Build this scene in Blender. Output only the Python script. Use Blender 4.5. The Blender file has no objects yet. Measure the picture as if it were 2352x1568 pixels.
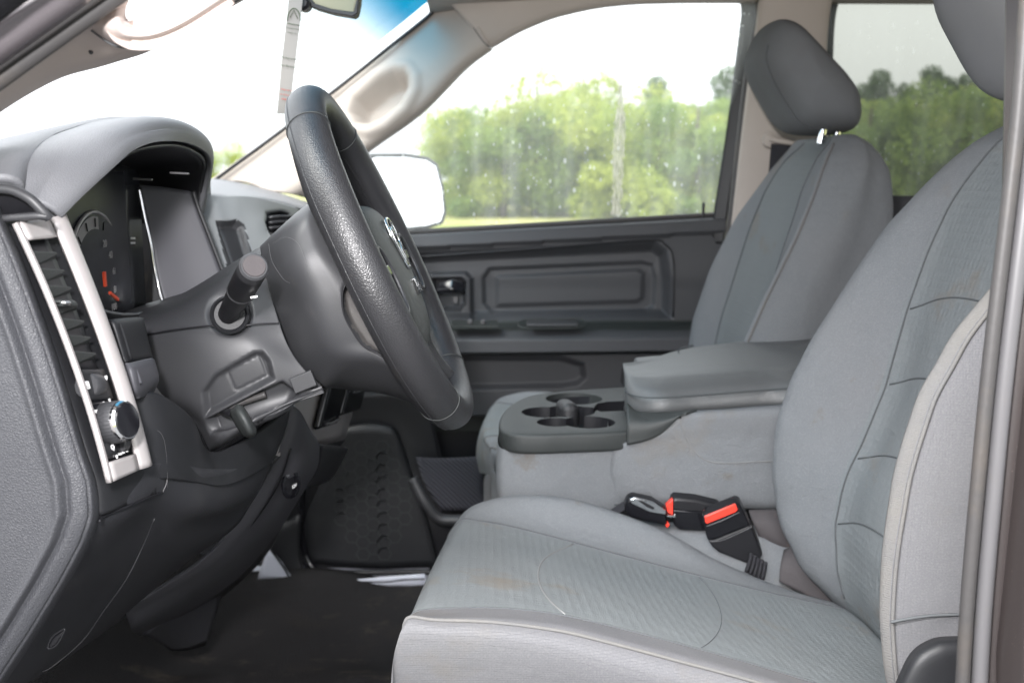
import bpy, bmesh, math, random
import numpy as np
from mathutils import Vector, Matrix
random.seed(7); rng = np.random.default_rng(7)
S = bpy.context.scene
COL = S.collection
# ---------------------------------------------------------------- camera, sky, sun, flash, exposure
F = 2400.0                                   # focal length for a frame 2352 wide
PITCH, YAW = math.radians(8.86), math.radians(1.34)
CAM = np.array([0.0, 0.0, 1.55])
FW = np.array([math.sin(YAW)*math.cos(PITCH), math.cos(YAW)*math.cos(PITCH), -math.sin(PITCH)])
RT = np.array([math.cos(YAW), -math.sin(YAW), 0.0]); UP = np.cross(RT, FW)
cd = bpy.data.cameras.new('camera'); cam = bpy.data.objects.new('camera', cd); COL.objects.link(cam)
cd.sensor_width = 22.3; cd.lens = 22.3*F/2352; cd.clip_start = 0.05; cd.clip_end = 3000
cam.matrix_world = Matrix(((RT[0], UP[0], -FW[0], CAM[0]), (RT[1], UP[1], -FW[1], CAM[1]), (RT[2], UP[2], -FW[2], CAM[2]), (0, 0, 0, 1)))
cd.dof.use_dof = True; cd.dof.focus_distance = 1.0; cd.dof.aperture_fstop = 4.5
S.camera = cam
W = bpy.data.worlds.new('World'); S.world = W; W.use_nodes = True
nt = W.node_tree; bg = nt.nodes['Background']
sky = nt.nodes.new('ShaderNodeTexSky'); sky.sky_type = 'NISHITA'; sky.sun_disc = False
sky.sun_elevation = math.radians(55); sky.sun_rotation = math.radians(200); sky.air_density = 1.0; sky.dust_density = 6.0
hs = nt.nodes.new('ShaderNodeHueSaturation'); hs.inputs['Saturation'].default_value = 0.12
nt.links.new(sky.outputs[0], hs.inputs['Color'])
oc_ = nt.nodes.new('ShaderNodeMix'); oc_.data_type = 'RGBA'; oc_.inputs['Factor'].default_value = .55; oc_.inputs['B'].default_value = (3.9, 4.05, 4.3, 1)   # even cloud cover
nt.links.new(hs.outputs[0], oc_.inputs['A']); nt.links.new(oc_.outputs['Result'], bg.inputs[0]); bg.inputs[1].default_value = 0.15
sd = bpy.data.lights.new('sun', 'SUN'); sd.energy = 0.5; sd.angle = math.radians(25); sd.color = (1, .97, .92)
sun = bpy.data.objects.new('sun', sd); COL.objects.link(sun); sun.rotation_euler = Vector((-.55, -.3, .8)).to_track_quat('Z', 'Y').to_euler()
fd = bpy.data.lights.new('camera_flash', 'AREA'); fd.energy = 5.0; fd.size = 0.07; fd.color = (1, .975, .985)
flash = bpy.data.objects.new('camera_flash', fd); COL.objects.link(flash); flash.location = (-0.10, -0.02, 1.74)
flash.rotation_euler = (Vector((0.05, 1.2, 1.3)) - flash.location).to_track_quat('-Z', 'Y').to_euler()
S.view_settings.view_transform = 'Standard'; S.view_settings.look = 'None'; S.view_settings.gamma = 1
S.view_settings.exposure = 2.32
S.render.engine = 'CYCLES'; S.cycles.use_denoising = True; S.cycles.max_bounces = 8; S.cycles.transparent_max_bounces = 16
S.cycles.caustics_reflective = False; S.cycles.caustics_refractive = False; S.cycles.sample_clamp_indirect = 8

# ---------------------------------------------------------------- helpers
def P(u, v, Y):
    d = FW + RT*(u-1176)/F + UP*(784-v)/F
    return CAM + d*(Y/d[1])
def PZ(u, v, Z):
    d = FW + RT*(u-1176)/F + UP*(784-v)/F
    return CAM + d*((Z-CAM[2])/d[2])
def PX(u, v, X):
    d = FW + RT*(u-1176)/F + UP*(784-v)/F
    return CAM + d*(X/d[0])
def proj(q):
    d = np.asarray(q) - CAM; z = d @ FW
    return 1176 + F*(d @ RT)/z, 784 - F*(d @ UP)/z
def pts(l): return [P(*a) if len(a) == 3 else np.array(a[0]) for a in l]
def cr(p, n, closed=False):
    p = np.array(p, float); m = len(p)
    if m == 2 and not closed: return np.array([p[0]+(p[1]-p[0])*t for t in np.linspace(0, 1, n)])
    if closed: q = np.vstack([p[-1], p, p[0], p[1]]); segs = m
    else: q = np.vstack([2*p[0]-p[1], p, 2*p[-1]-p[-2]]); segs = m-1
    ts = np.linspace(0, segs, n, endpoint=not closed); out = []
    for t in ts:
        i = min(int(t), segs-1); f = t-i; a, b, c, d = q[i:i+4]
        out.append(.5*(2*b+(c-a)*f+(2*a-5*b+4*c-d)*f*f+(3*b-a-3*c+d)*f**3))
    return np.array(out)
def obj(name, verts, faces, m, parent=None, smooth=True, uv=None):
    me = bpy.data.meshes.new(name)
    v = np.array(verts, float)
    if parent is not None: v = v - np.array(parent['_o'])
    me.from_pydata([tuple(x) for x in v], [], [tuple(int(i) for i in f) for f in faces])
    if smooth: me.polygons.foreach_set('use_smooth', [True]*len(me.polygons))
    for x in (m if isinstance(m, (list, tuple)) else [m]): me.materials.append(x)
    o = bpy.data.objects.new(name, me); COL.objects.link(o)
    if parent is not None:
        o.parent = parent if '_real' not in parent else bpy.data.objects[parent['_real']]
        if parent.type == 'MESH': pass
    o['_o'] = list(parent['_o']) if parent is not None else [0.0, 0.0, 0.0]
    me.update(); return o
def fixn(o):
    bm = bmesh.new(); bm.from_mesh(o.data); bmesh.ops.recalc_face_normals(bm, faces=bm.faces); bm.to_mesh(o.data); bm.free(); return o
def thing(name, label, cat, loc=(0, 0, 0), group=None):
    o = bpy.data.objects.new(name, None); COL.objects.link(o); o.location = loc; o['_o'] = list(loc); o.empty_display_size = .05
    return tag(o, label, cat, group)
def tag(o, label, cat, group=None, kind=None):
    o['label'] = label; o['category'] = cat
    if group: o['group'] = group
    if kind: o['kind'] = kind
    return o
def mod_bevel(o, w, seg=3, ang=35):
    m = o.modifiers.new('bevel', 'BEVEL'); m.width = w; m.segments = seg; m.limit_method = 'ANGLE'; m.angle_limit = math.radians(ang); m.harden_normals = False
    return o
def mod_solid(o, t, off=-1):
    m = o.modifiers.new('solid', 'SOLIDIFY'); m.thickness = t; m.offset = off; return o
def grid_faces(nr, nc, wrap=False):
    f = []
    for i in range(nr-1):
        for j in range(nc if wrap else nc-1):
            k = (j+1) % nc; f.append((i*nc+j, i*nc+k, (i+1)*nc+k, (i+1)*nc+j))
    return f
def normals(G):
    du = np.gradient(G, axis=1); dv = np.gradient(G, axis=0); n = np.cross(du, dv); n /= np.linalg.norm(n, axis=2, keepdims=True)+1e-12
    c = CAM-G; s = np.sign(np.sum(n*c, axis=2, keepdims=True)); s[s == 0] = 1
    return n*np.sign(s.mean() or 1)
def patch(name, rows, m, parent=None, nr=24, nc=24, disp=None, thick=0.004, matf=None, ctrl3=False):
    R = [cr(r if ctrl3 else pts(r), nc) for r in rows]
    R = np.array(R); G = np.array([cr(R[:, j], nr) for j in range(nc)]).transpose(1, 0, 2)
    N = normals(G)
    if disp:
        U = np.array([proj(q) for q in G.reshape(-1, 3)]).reshape(nr, nc, 2)
        G = G + N*disp(U[..., 0], U[..., 1])[..., None]
    f = grid_faces(nr, nc)
    v = G.reshape(-1, 3)
    # orient towards the camera side
    a, b, c = v[f[0][0]], v[f[0][1]], v[f[0][2]]
    i0 = (nr//2)*nc+nc//2; g = np.cross(v[i0+1]-v[i0], v[i0+nc]-v[i0])
    if g @ (CAM-v[i0]) < 0: f = [x[::-1] for x in f]
    o = obj(name, v, f, m, parent)
    if matf:
        U = np.array([proj(o_) for o_ in v])
        for p in o.data.polygons:
            c = U[list(p.vertices)].mean(0); p.material_index = matf(c[0], c[1])
    if thick: mod_solid(o, thick, -1)
    return o
def prism(name, poly, vec, m, parent=None, bevel=0, seg=3, smooth=True):
    p = np.array(poly, float); n = len(p); v = np.vstack([p, p+np.array(vec)])
    f = [tuple(range(n)), tuple(range(2*n-1, n-1, -1))] + [(i, i+n, (i+1) % n+n, (i+1) % n) for i in range(n)]
    o = obj(name, v, f, m, parent, smooth); fixn(o)
    if bevel: mod_bevel(o, bevel, seg)
    if smooth:
        try: o.data.set_sharp_from_angle(angle=math.radians(40))
        except Exception: pass
    return o
def tube(name, path, r, m, parent=None, n=10, res=40, closed=False, prof=None, smoothpath=True):
    p = cr(path, res, closed) if smoothpath else np.array(path, float)
    m_ = len(p); rr = np.full(m_, r) if np.isscalar(r) else np.interp(np.linspace(0, 1, m_), np.linspace(0, 1, len(r)), r)
    T = np.gradient(p, axis=0) if not closed else (np.roll(p, -1, 0)-np.roll(p, 1, 0)); T /= np.linalg.norm(T, axis=1, keepdims=True)+1e-12
    ref = np.array([0, 0, 1.]) if abs(T[0][2]) < .9 else np.array([1., 0, 0]); v = []
    a = np.cross(T[0], ref); a /= np.linalg.norm(a)
    for i in range(m_):
        a = a - T[i]*(a @ T[i]); a /= np.linalg.norm(a)+1e-12; b = np.cross(T[i], a)
        for k in range(n):
            th = 2*math.pi*k/n; v.append(p[i]+rr[i]*(a*math.cos(th)+b*math.sin(th)))
    f = grid_faces(m_, n, True)
    if closed: f += [((m_-1)*n+j, (m_-1)*n+(j+1) % n, (j+1) % n, j) for j in range(n)]
    else: f += [tuple(range(n)), tuple(range(m_*n-1, (m_-1)*n-1, -1))]
    o = obj(name, v, f, m, parent); fixn(o); return o
def frame(ax):
    ax = np.array(ax, float); ax /= np.linalg.norm(ax); r = np.array([0, 0, 1.]) if abs(ax[2]) < .9 else np.array([0, 1., 0])
    a = np.cross(r, ax); a /= np.linalg.norm(a); return a, np.cross(ax, a), ax
def lathe(name, c, ax, prof, m, parent=None, n=40, rib=0):
    a, b, x = frame(ax); c = np.array(c, float); v = []
    for (h, r) in prof:
        for k in range(n):
            th = 2*math.pi*k/n; rr = r*(1+(rib if k % 2 else 0)); v.append(c+x*h+rr*(a*math.cos(th)+b*math.sin(th)))
    f = grid_faces(len(prof), n, True)+[tuple(range(n)), tuple(range(len(prof)*n-1, (len(prof)-1)*n-1, -1))]
    o = obj(name, v, f, m, parent); fixn(o)
    try: o.data.set_sharp_from_angle(angle=math.radians(38))
    except Exception: pass
    return o
def box(name, c, ex, ey, ez, m, parent=None, bevel=0.002, seg=2):
    """c centre; ex, ey, ez half-extent vectors"""
    c, ex, ey, ez = (np.array(t, float) for t in (c, ex, ey, ez)); v = []
    for sx in (-1, 1):
        for sy in (-1, 1):
            for sz in (-1, 1): v.append(c+sx*ex+sy*ey+sz*ez)
    f = [(0, 1, 3, 2), (4, 6, 7, 5), (0, 4, 5, 1), (2, 3, 7, 6), (0, 2, 6, 4), (1, 5, 7, 3)]
    o = obj(name, v, f, m, parent, smooth=False); fixn(o)
    if bevel: mod_bevel(o, bevel, seg); o.data.polygons.foreach_set('use_smooth', [True]*6); o.modifiers['bevel'].harden_normals = True
    return o
def sdpoly(px, py, poly):
    poly = np.array(poly, float); d = np.full(px.shape, 1e18); s = np.ones(px.shape); n = len(poly); j = n-1
    for i in range(n):
        e = poly[j]-poly[i]; wx = px-poly[i][0]; wy = py-poly[i][1]
        t = np.clip((wx*e[0]+wy*e[1])/(e @ e), 0, 1); bx = wx-e[0]*t; by = wy-e[1]*t; d = np.minimum(d, bx*bx+by*by)
        c1 = py >= poly[i][1]; c2 = py < poly[j][1]; c3 = e[0]*wy > e[1]*wx
        fl = (c1 & c2 & c3) | (~c1 & ~c2 & ~c3); s = np.where(fl, -s, s); j = i
    return s*np.sqrt(d)
def sm(x, a, b):
    t = np.clip((x-a)/(b-a), 0, 1); return t*t*(3-2*t)
def text(name, s, c, ex, ey, size, m, parent=None, depth=0.0003):
    cu = bpy.data.curves.new(name, 'FONT'); cu.body = s; cu.size = size; cu.align_x = 'CENTER'; cu.align_y = 'CENTER'; cu.extrude = depth
    tmp = bpy.data.objects.new(name+'_t', cu); COL.objects.link(tmp); bpy.context.view_layer.update()
    me = bpy.data.meshes.new_from_object(tmp); bpy.data.objects.remove(tmp)
    co = np.array([v.co[:] for v in me.vertices]) if len(me.vertices) else np.zeros((0, 3))
    ex = np.array(ex, float); ey = np.array(ey, float); c = np.array(c, float); exn = ex/np.linalg.norm(ex); ey = ey-exn*(ey @ exn)
    eyn = ey/np.linalg.norm(ey); ez = np.cross(exn, eyn)
    w = c+co[:, :1]*exn+co[:, 1:2]*eyn+co[:, 2:3]*ez
    fs = [list(p.vertices) for p in me.polygons]
    return obj(name, w, fs, m, parent, smooth=False)

# ---------------------------------------------------------------- materials
def mat(name, col, rough=.5, spec=.5, bump=None, stain=None, metal=0, coat=0, emit=None, var=None):
    m = bpy.data.materials.new(name); m.use_nodes = True; n = m.node_tree; b = n.nodes['Principled BSDF']
    b.inputs['Base Color'].default_value = (*col, 1); b.inputs['Roughness'].default_value = rough; b.inputs['Metallic'].default_value = metal
    b.inputs['Specular IOR Level'].default_value = spec; b.inputs['Coat Weight'].default_value = coat; b.inputs['Coat Roughness'].default_value = .08
    tc = n.nodes.new('ShaderNodeTexCoord'); src = None
    def noise(scale, detail=4, rough_=.6):
        t = n.nodes.new('ShaderNodeTexNoise'); t.inputs['Scale'].default_value = scale; t.inputs['Detail'].default_value = detail; t.inputs['Roughness'].default_value = rough_
        n.links.new(tc.outputs['Object'], t.inputs['Vector']); return t
    def mixc(fac, A, B):
        x = n.nodes.new('ShaderNodeMix'); x.data_type = 'RGBA'
        n.links.new(fac, x.inputs['Factor'])
        if isinstance(A, tuple): x.inputs['A'].default_value = (*A, 1)
        else: n.links.new(A, x.inputs['A'])
        x.inputs['B'].default_value = (*B, 1); return x.outputs['Result']
    cur = col
    def ramp(sock, a, b_):
        r = n.nodes.new('ShaderNodeMapRange'); r.inputs['From Min'].default_value = a; r.inputs['From Max'].default_value = b_; r.clamp = True
        n.links.new(sock, r.inputs['Value']); return r.outputs[0]
    if var: # (scale, colour2)
        cur = mixc(ramp(noise(var[0], 5).outputs['Fac'], .35, .65), cur, var[1])
    if stain: # (scale, lo, hi, colour)
        for s_ in (stain if isinstance(stain, list) else [stain]):
            cur = mixc(ramp(noise(s_[0], 6, .65).outputs['Fac'], s_[1], s_[2]), cur, s_[3])
    if not isinstance(cur, tuple): n.links.new(cur, b.inputs['Base Color'])
    if bump:
        prev = None
        for (kind, scale, strength, dist) in bump:
            if kind == 'noise': h = noise(scale, 3).outputs['Fac']
            elif kind == 'wave':
                t = n.nodes.new('ShaderNodeTexWave'); t.inputs['Scale'].default_value = scale; t.bands_direction = 'DIAGONAL'
                n.links.new(tc.outputs['Object'], t.inputs['Vector']); h = t.outputs['Fac']
            elif kind == 'weave':
                t = n.nodes.new('ShaderNodeTexChecker'); t.inputs['Scale'].default_value = scale; n.links.new(tc.outputs['Object'], t.inputs['Vector']); h = t.outputs['Fac']
            else:
                t = n.nodes.new('ShaderNodeTexVoronoi'); t.inputs['Scale'].default_value = scale
                t.feature = 'DISTANCE_TO_EDGE' if kind == 'edge' else 'F1'; t.inputs['Randomness'].default_value = 1 if kind == 'edge' else .12; n.links.new(tc.outputs['Object'], t.inputs['Vector'])
                h = ramp(t.outputs['Distance'], 0, .25 if kind == 'edge' else .7)
            bn = n.nodes.new('ShaderNodeBump'); bn.inputs['Strength'].default_value = strength; bn.inputs['Distance'].default_value = dist
            n.links.new(h, bn.inputs['Height'])
            if prev: n.links.new(prev, bn.inputs['Normal'])
            prev = bn.outputs[0]
        n.links.new(prev, b.inputs['Normal'])
    if emit: b.inputs['Emission Color'].default_value = (*emit[:3], 1); b.inputs['Emission Strength'].default_value = emit[3]
    return m
DUST = (.16, .15, .14)
M = {}
M['pad'] = mat('grained_vinyl', (.033, .034, .039), .5, .45, [('edge', 500, .4, .0007)], var=(9, (.038, .039, .044)))
M['pad_dark'] = mat('dark_plastic', (.014, .0145, .0165), .5, .4, [('noise', 700, .25, .0005)], stain=[(13, .58, .8, (.024, .024, .026)), (90, .72, .8, DUST)])
M['mid'] = mat('grey_plastic', (.032, .0325, .0355), .46, .45, [('noise', 900, .2, .0004)], stain=[(16, .6, .85, (.055, .053, .054))])
M['wall'] = mat('cluster_wall', (.10, .10, .112), .5, .4)
M['light_trim'] = mat('light_grey_trim', (.23, .24, .245), .45, .45, [('noise', 800, .15, .0004)])
M['hood'] = mat('grey_dash_skin', (.118, .121, .13), .5, .45, [('edge', 500, .3, .0005)], var=(6, (.13, .132, .142)))
M['black'] = mat('black_plastic', (.01, .01, .012), .45, .4, [('noise', 500, .15, .0004)])
M['gloss'] = mat('black_gloss', (.008, .008, .01), .12, .5)
M['leather'] = mat('black_leather', (.02, .02, .022), .36, .5, [('edge', 420, .3, .0005), ('noise', 60, .12, .002)], stain=(30, .62, .8, (.035, .033, .032)))
M['leather_s'] = mat('smooth_black_leather', (.022, .022, .024), .36, .5, [('edge', 700, .4, .0006)])
M['silver'] = mat('silver_trim', (.42, .395, .39), .38, .5, [('noise', 1200, .1, .0003)], metal=.35)
M['chrome'] = mat('chrome', (.85, .85, .86), .1, .5, metal=1)
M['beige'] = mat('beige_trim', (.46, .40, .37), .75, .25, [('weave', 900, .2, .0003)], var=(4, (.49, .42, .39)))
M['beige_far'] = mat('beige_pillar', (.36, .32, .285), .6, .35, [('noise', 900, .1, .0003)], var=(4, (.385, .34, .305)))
STN = (.2, .165, .125)
M['cloth'] = mat('grey_cloth', (.185, .192, .202), .92, .15, [('noise', 900, 1, .002), ('noise', 13, .4, .012), ('noise', 40, .12, .004)], stain=[(560, .5, .62, (.205, .212, .22)), (6.5, .56, .74, (.182, .168, .152)), (17, .64, .8, (.15, .126, .102)), (260, .76, .8, (.34, .34, .34))], var=(4, (.165, .178, .19)))
M['cloth_light'] = mat('coarse_cloth', (.125, .125, .13), .95, .15, [('weave', 420, .9, .0016), ('noise', 9, .35, .014)], stain=[(620, .48, .62, (.14, .14, .144)), (6, .55, .75, (.13, .12, .108))], var=(5, (.12, .12, .128)))
M['piping'] = mat('pale_piping', (.125, .124, .124), .95, .15, [('wave', 300, .25, .0008), ('noise', 500, .5, .0012)], var=(25, (.138, .134, .128)))
M['insert'] = mat('honeycomb_cloth', (.16, .175, .182), .95, .12, [('cell', 105, .55, .0012), ('noise', 1200, .7, .0016), ('noise', 16, .3, .01)], stain=[(560, .5, .62, (.182, .195, .202)), (7.5, .58, .74, (.172, .152, .13)), (300, .76, .8, (.3, .3, .3))], var=(5, (.176, .188, .192)))
M['thread'] = mat('seam_thread', (.19, .19, .19), .9, .1)
M['thread_dark'] = mat('dark_seam', (.085, .09, .095), .9, .1)
M['carpet'] = mat('black_carpet', (.036, .0345, .0355), 1, .1, [('noise', 350, 1, .006)], stain=[(5, .55, .8, (.05, .044, .04)), (9, .58, .75, (.085, .072, .06)), (260, .7, .78, (.1, .085, .07))])
M['tray'] = mat('dark_grey_tray', (.028, .031, .031), .5, .4, [('edge', 900, .3, .0004)])
M['vinyl'] = mat('armrest_vinyl', (.085, .088, .09), .36, .5, [('edge', 450, .35, .0006), ('noise', 20, .1, .005)])
M['red'] = mat('red_button', (.75, .05, .03), .35, .5, stain=(60, .68, .8, (.4, .03, .02)))
M['needle'] = mat('needle_orange', (.9, .1, .04), .4, .5)
M['web'] = mat('belt_webbing', (.03, .03, .035), .7, .3, [('wave', 500, .6, .001)])
M['rubber'] = mat('weather_seal', (.042, .04, .04), .5, .4, [('noise', 200, .2, .001)], stain=[(11, .5, .75, (.065, .055, .046)), (150, .72, .8, (.1, .085, .07))])
M['seal_light'] = mat('grey_seal', (.085, .083, .087), .38, .5, stain=[(35, .6, .75, (.09, .086, .084))])
M['paint'] = mat('granite_paint', (.11, .098, .105), .3, .5, [('noise', 900, .15, .0003)], metal=.4, coat=.6, stain=(700, .64, .7, (.3, .28, .27)))
M['brown'] = mat('dusty_brown_paint', (.032, .026, .0255), .5, .4, metal=0, coat=.15, stain=(600, .64, .72, (.13, .10, .09)))
M['door'] = mat('door_panel_plastic', (.040, .042, .046), .55, .4, [('noise', 900, .25, .0005)], var=(5, (.046, .046, .05)))
M['door_black'] = mat('door_armrest', (.022, .025, .024), .5, .4, [('noise', 900, .2, .0005)])
M['white_print'] = mat('white_print', (.8, .8, .8), .5)
M['sill'] = mat('pale_sill', (.6, .62, .7), .35, .5)
M['paper'] = mat('tag_card', (.21, .20, .19), .7, .2)
M['ink'] = mat('tag_ink', (.05, .07, .04), .8, .2)
M['redink'] = mat('tag_red_ink', (.4, .05, .03), .8, .2)
M['dial'] = mat('dial_face', (.05, .05, .055), .4); M['dialring'] = mat('dial_ring', (.5, .49, .49), .35, metal=.4)
M['olive'] = mat('visor_cloth', (.30, .28, .2), .9, .1)
M['boot'] = mat('dusty_boot', (.06, .054, .056), .8, .3, [('noise', 60, .4, .004)], stain=(25, .55, .8, (.13, .10, .09)))
def glass(name, tint, wet=0, band=False, refl=1.0):
    m = bpy.data.materials.new(name); m.use_nodes = True; n = m.node_tree; n.nodes.clear(); L = n.links
    out = n.nodes.new('ShaderNodeOutputMaterial'); tr = n.nodes.new('ShaderNodeBsdfTransparent'); gl = n.nodes.new('ShaderNodeBsdfGlossy'); gl.inputs['Roughness'].default_value = .02
    tr.inputs[0].default_value = (*tint, 1); fr = n.nodes.new('ShaderNodeFresnel'); fr.inputs[0].default_value = 1.45
    mx = n.nodes.new('ShaderNodeMixShader'); fm = n.nodes.new('ShaderNodeMath'); fm.operation = 'MULTIPLY'; fm.inputs[1].default_value = refl; L.new(fr.outputs[0], fm.inputs[0]); L.new(fm.outputs[0], mx.inputs[0]); L.new(tr.outputs[0], mx.inputs[1]); L.new(gl.outputs[0], mx.inputs[2]); last = mx.outputs[0]
    tc = n.nodes.new('ShaderNodeTexCoord')
    if band:
        sx = n.nodes.new('ShaderNodeSeparateXYZ'); L.new(tc.outputs['Object'], sx.inputs[0])
        mr = n.nodes.new('ShaderNodeMapRange'); mr.inputs['From Min'].default_value = band[0]; mr.inputs['From Max'].default_value = band[1]; mr.interpolation_type = 'SMOOTHSTEP'; L.new(sx.outputs['Z'], mr.inputs['Value'])
        mc = n.nodes.new('ShaderNodeMix'); mc.data_type = 'RGBA'; L.new(mr.outputs[0], mc.inputs['Factor']); mc.inputs['A'].default_value = (*tint, 1); mc.inputs['B'].default_value = (.006, .16, .28, 1)
        L.new(mc.outputs['Result'], tr.inputs[0])
    if wet:
        df = n.nodes.new('ShaderNodeBsdfTranslucent'); df.inputs[0].default_value = (.9, .95, .9, 1)
        mp = n.nodes.new('ShaderNodeMapping'); mp.inputs['Scale'].default_value = (1, 1, .55); L.new(tc.outputs['Object'], mp.inputs[0])
        def drops(scale, r0, r1):
            vo = n.nodes.new('ShaderNodeTexVoronoi'); vo.inputs['Scale'].default_value = scale; L.new(mp.outputs[0], vo.inputs['Vector'])
            wn = n.nodes.new('ShaderNodeTexWhiteNoise'); L.new(vo.outputs['Position'], wn.inputs['Vector'])
            rr = n.nodes.new('ShaderNodeMapRange'); rr.inputs['From Min'].default_value = .72; rr.inputs['From Max'].default_value = 1; rr.inputs['To Min'].default_value = 0; rr.inputs['To Max'].default_value = r1; L.new(wn.outputs[0], rr.inputs['Value'])
            lt = n.nodes.new('ShaderNodeMath'); lt.operation = 'LESS_THAN'; L.new(vo.outputs['Distance'], lt.inputs[0]); L.new(rr.outputs[0], lt.inputs[1]); return lt.outputs[0]
        a = drops(75, 0, .28); b_ = drops(150, 0, .3); ad = n.nodes.new('ShaderNodeMath'); ad.operation = 'MAXIMUM'; L.new(a, ad.inputs[0]); L.new(b_, ad.inputs[1])
        # wetness in vertical veils, over an even haze put in to pale the view
        mp2 = n.nodes.new('ShaderNodeMapping'); mp2.inputs['Scale'].default_value = (38, 1, 3.5); L.new(tc.outputs['Object'], mp2.inputs[0])
        nz = n.nodes.new('ShaderNodeTexNoise'); nz.inputs['Scale'].default_value = 1; nz.inputs['Detail'].default_value = 6; L.new(mp2.outputs[0], nz.inputs['Vector'])
        r2 = n.nodes.new('ShaderNodeMapRange'); r2.inputs['From Min'].default_value = .42; r2.inputs['From Max'].default_value = .75; r2.inputs['To Min'].default_value = .13*wet; r2.inputs['To Max'].default_value = .24*wet; L.new(nz.outputs['Fac'], r2.inputs['Value'])
        ml = n.nodes.new('ShaderNodeMath'); ml.operation = 'MULTIPLY'; L.new(ad.outputs[0], ml.inputs[0]); ml.inputs[1].default_value = .28*wet
        sm_ = n.nodes.new('ShaderNodeMath'); sm_.operation = 'ADD'; sm_.use_clamp = True; L.new(ml.outputs[0], sm_.inputs[0]); L.new(r2.outputs[0], sm_.inputs[1])
        m2 = n.nodes.new('ShaderNodeMixShader'); L.new(sm_.outputs[0], m2.inputs[0]); L.new(last, m2.inputs[1]); L.new(df.outputs[0], m2.inputs[2]); last = m2.outputs[0]
    L.new(last, out.inputs[0]); return m
M['stack'] = mat('stack_plastic', (.06, .06, .068), .5, .4, [('noise', 900, .2, .0004)])
M['knee'] = mat('lit_knee_plastic', (.024, .0245, .028), .5, .4, [('noise', 600, .3, .0006)], stain=[(13, .58, .8, (.036, .036, .038)), (110, .71, .78, (.12, .115, .105))])  # lighter copy of the dash plastic, with flash light put into the colour
M['glass'] = glass('side_glass', (.96, .98, .96), wet=1)
M['privacy'] = glass('privacy_glass', (.29, .295, .26), wet=.25)
M['windshield'] = glass('windshield_glass', (.97, .99, .98), band=(1.17, 1.29), refl=.12)
M['mirror'] = mat('mirror_glass', (.9, .92, .92), .03, .5, metal=1)

# ================================================================ outside
def meadow():
    n = 60; xs = np.linspace(-1, 1, n); xs = np.sign(xs)*np.abs(xs)**2.2*700; v = [(x, y, .02*math.sin(x*.3)*math.cos(y*.2)) for y in xs for x in xs]
    g = mat('meadow_grass', (.17, .2, .06), .95, .1, [('noise', 3, .6, .1)], var=(.25, (.34, .31, .14)))
    o = obj('ground', v, grid_faces(n, n), g); o['kind'] = 'structure'
    gv = mat('added_gravel', (.16, .16, .165), .95, .1, [('noise', 40, 1, .02)], var=(3, (.2, .2, .2)))  # unseen grey ground, added to keep green bounce light off the cab
    q = obj('added_gravel', [(-14+28*i/8+.6*math.sin(i*9+j*5), -10+26*j/8+.6*math.sin(i*3+j*7), .025) for j in range(9) for i in range(9)], grid_faces(9, 9), gv); q['kind'] = 'structure'; return o
meadow()
leafA = mat('leaf_bright', (.27, .35, .07), .7, .2, var=(.5, (.38, .43, .10)))
leafB = mat('leaf_mid', (.13, .21, .06), .7, .2, var=(.6, (.25, .33, .08)))
leafC = mat('leaf_far', (.10, .15, .07), .8, .2)
for _m in (leafA, leafB, leafC):
    _n = _m.node_tree; _p = _n.nodes['Principled BSDF']; _t = _n.nodes.new('ShaderNodeBsdfTranslucent'); _x = _n.nodes.new('ShaderNodeMixShader'); _x.inputs[0].default_value = .45
    _c = _p.inputs['Base Color']
    if _c.is_linked: _n.links.new(_c.links[0].from_socket, _t.inputs[0])
    else: _t.inputs[0].default_value = _c.default_value
    _n.links.new(_p.outputs[0], _x.inputs[1]); _n.links.new(_t.outputs[0], _x.inputs[2]); _n.links.new(_x.outputs[0], _n.nodes['Material Output'].inputs[0])
bark = mat('bark', (.08, .065, .05), .9, .1)
def make_tree(h, w, m, seed, lab, n=15000, leaf=.2, conif=False):
    r = np.random.default_rng(seed); t = thing('broadleaf_tree', lab, 'tree', (0, 0, 0))
    tube('trunk', [(0, 0, 0), (.05, .05, h*.3), (-.05, 0, h*.6), (0, .05, h*.85)], [.16, .12, .08, .03], bark, t, res=16)
    blobs = []
    for k in range(20 if not conif else 12):
        if conif: z = h*(.25+.7*k/12); rad = w*(1-.75*k/12)*.5; c = (r.normal(0, .2), r.normal(0, .2), z)
        else:
            a = r.uniform(0, 6.28); q = r.uniform(0, 1)**.5*w*.42; z = h*(r.uniform(.05, .25) if k < 5 else r.uniform(.12, .86)); c = (q*math.cos(a), q*math.sin(a), z); rad = r.uniform(.09, .24)*w*(1.1-.35*z/h)
        blobs.append((np.array(c), rad))
    v = []; f = []
    per = n//len(blobs)
    for c, rad in blobs:
        d = r.normal(size=(per, 3)); d /= np.linalg.norm(d, axis=1)[:, None]; p = c+d*(rad*r.uniform(.55, 1.08, (per, 1)))*np.array([1, 1, .8])
        for q in p:
            a = r.normal(size=3); a /= np.linalg.norm(a); b = np.cross(a, r.normal(size=3)); b /= np.linalg.norm(b)+1e-9; s = leaf*r.uniform(.5, 1.2)
            i = len(v); v += [q-a*s*.5, q+b*s*.3, q+a*s*.5, q-b*s*.3]; f.append((i, i+1, i+2, i+3))
    obj('crown', v, f, m, t, smooth=False); return t
def tree_copy(src, loc, rz, sc, lab):
    c = src.copy(); COL.objects.link(c); c.location = loc; c.rotation_euler = (0, 0, rz); c.scale = (sc, sc, sc); c['label'] = lab
    for k in src.children: d = k.copy(); COL.objects.link(d); d.parent = c
    return c
GT = 'trees at the edge of the meadow'
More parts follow.
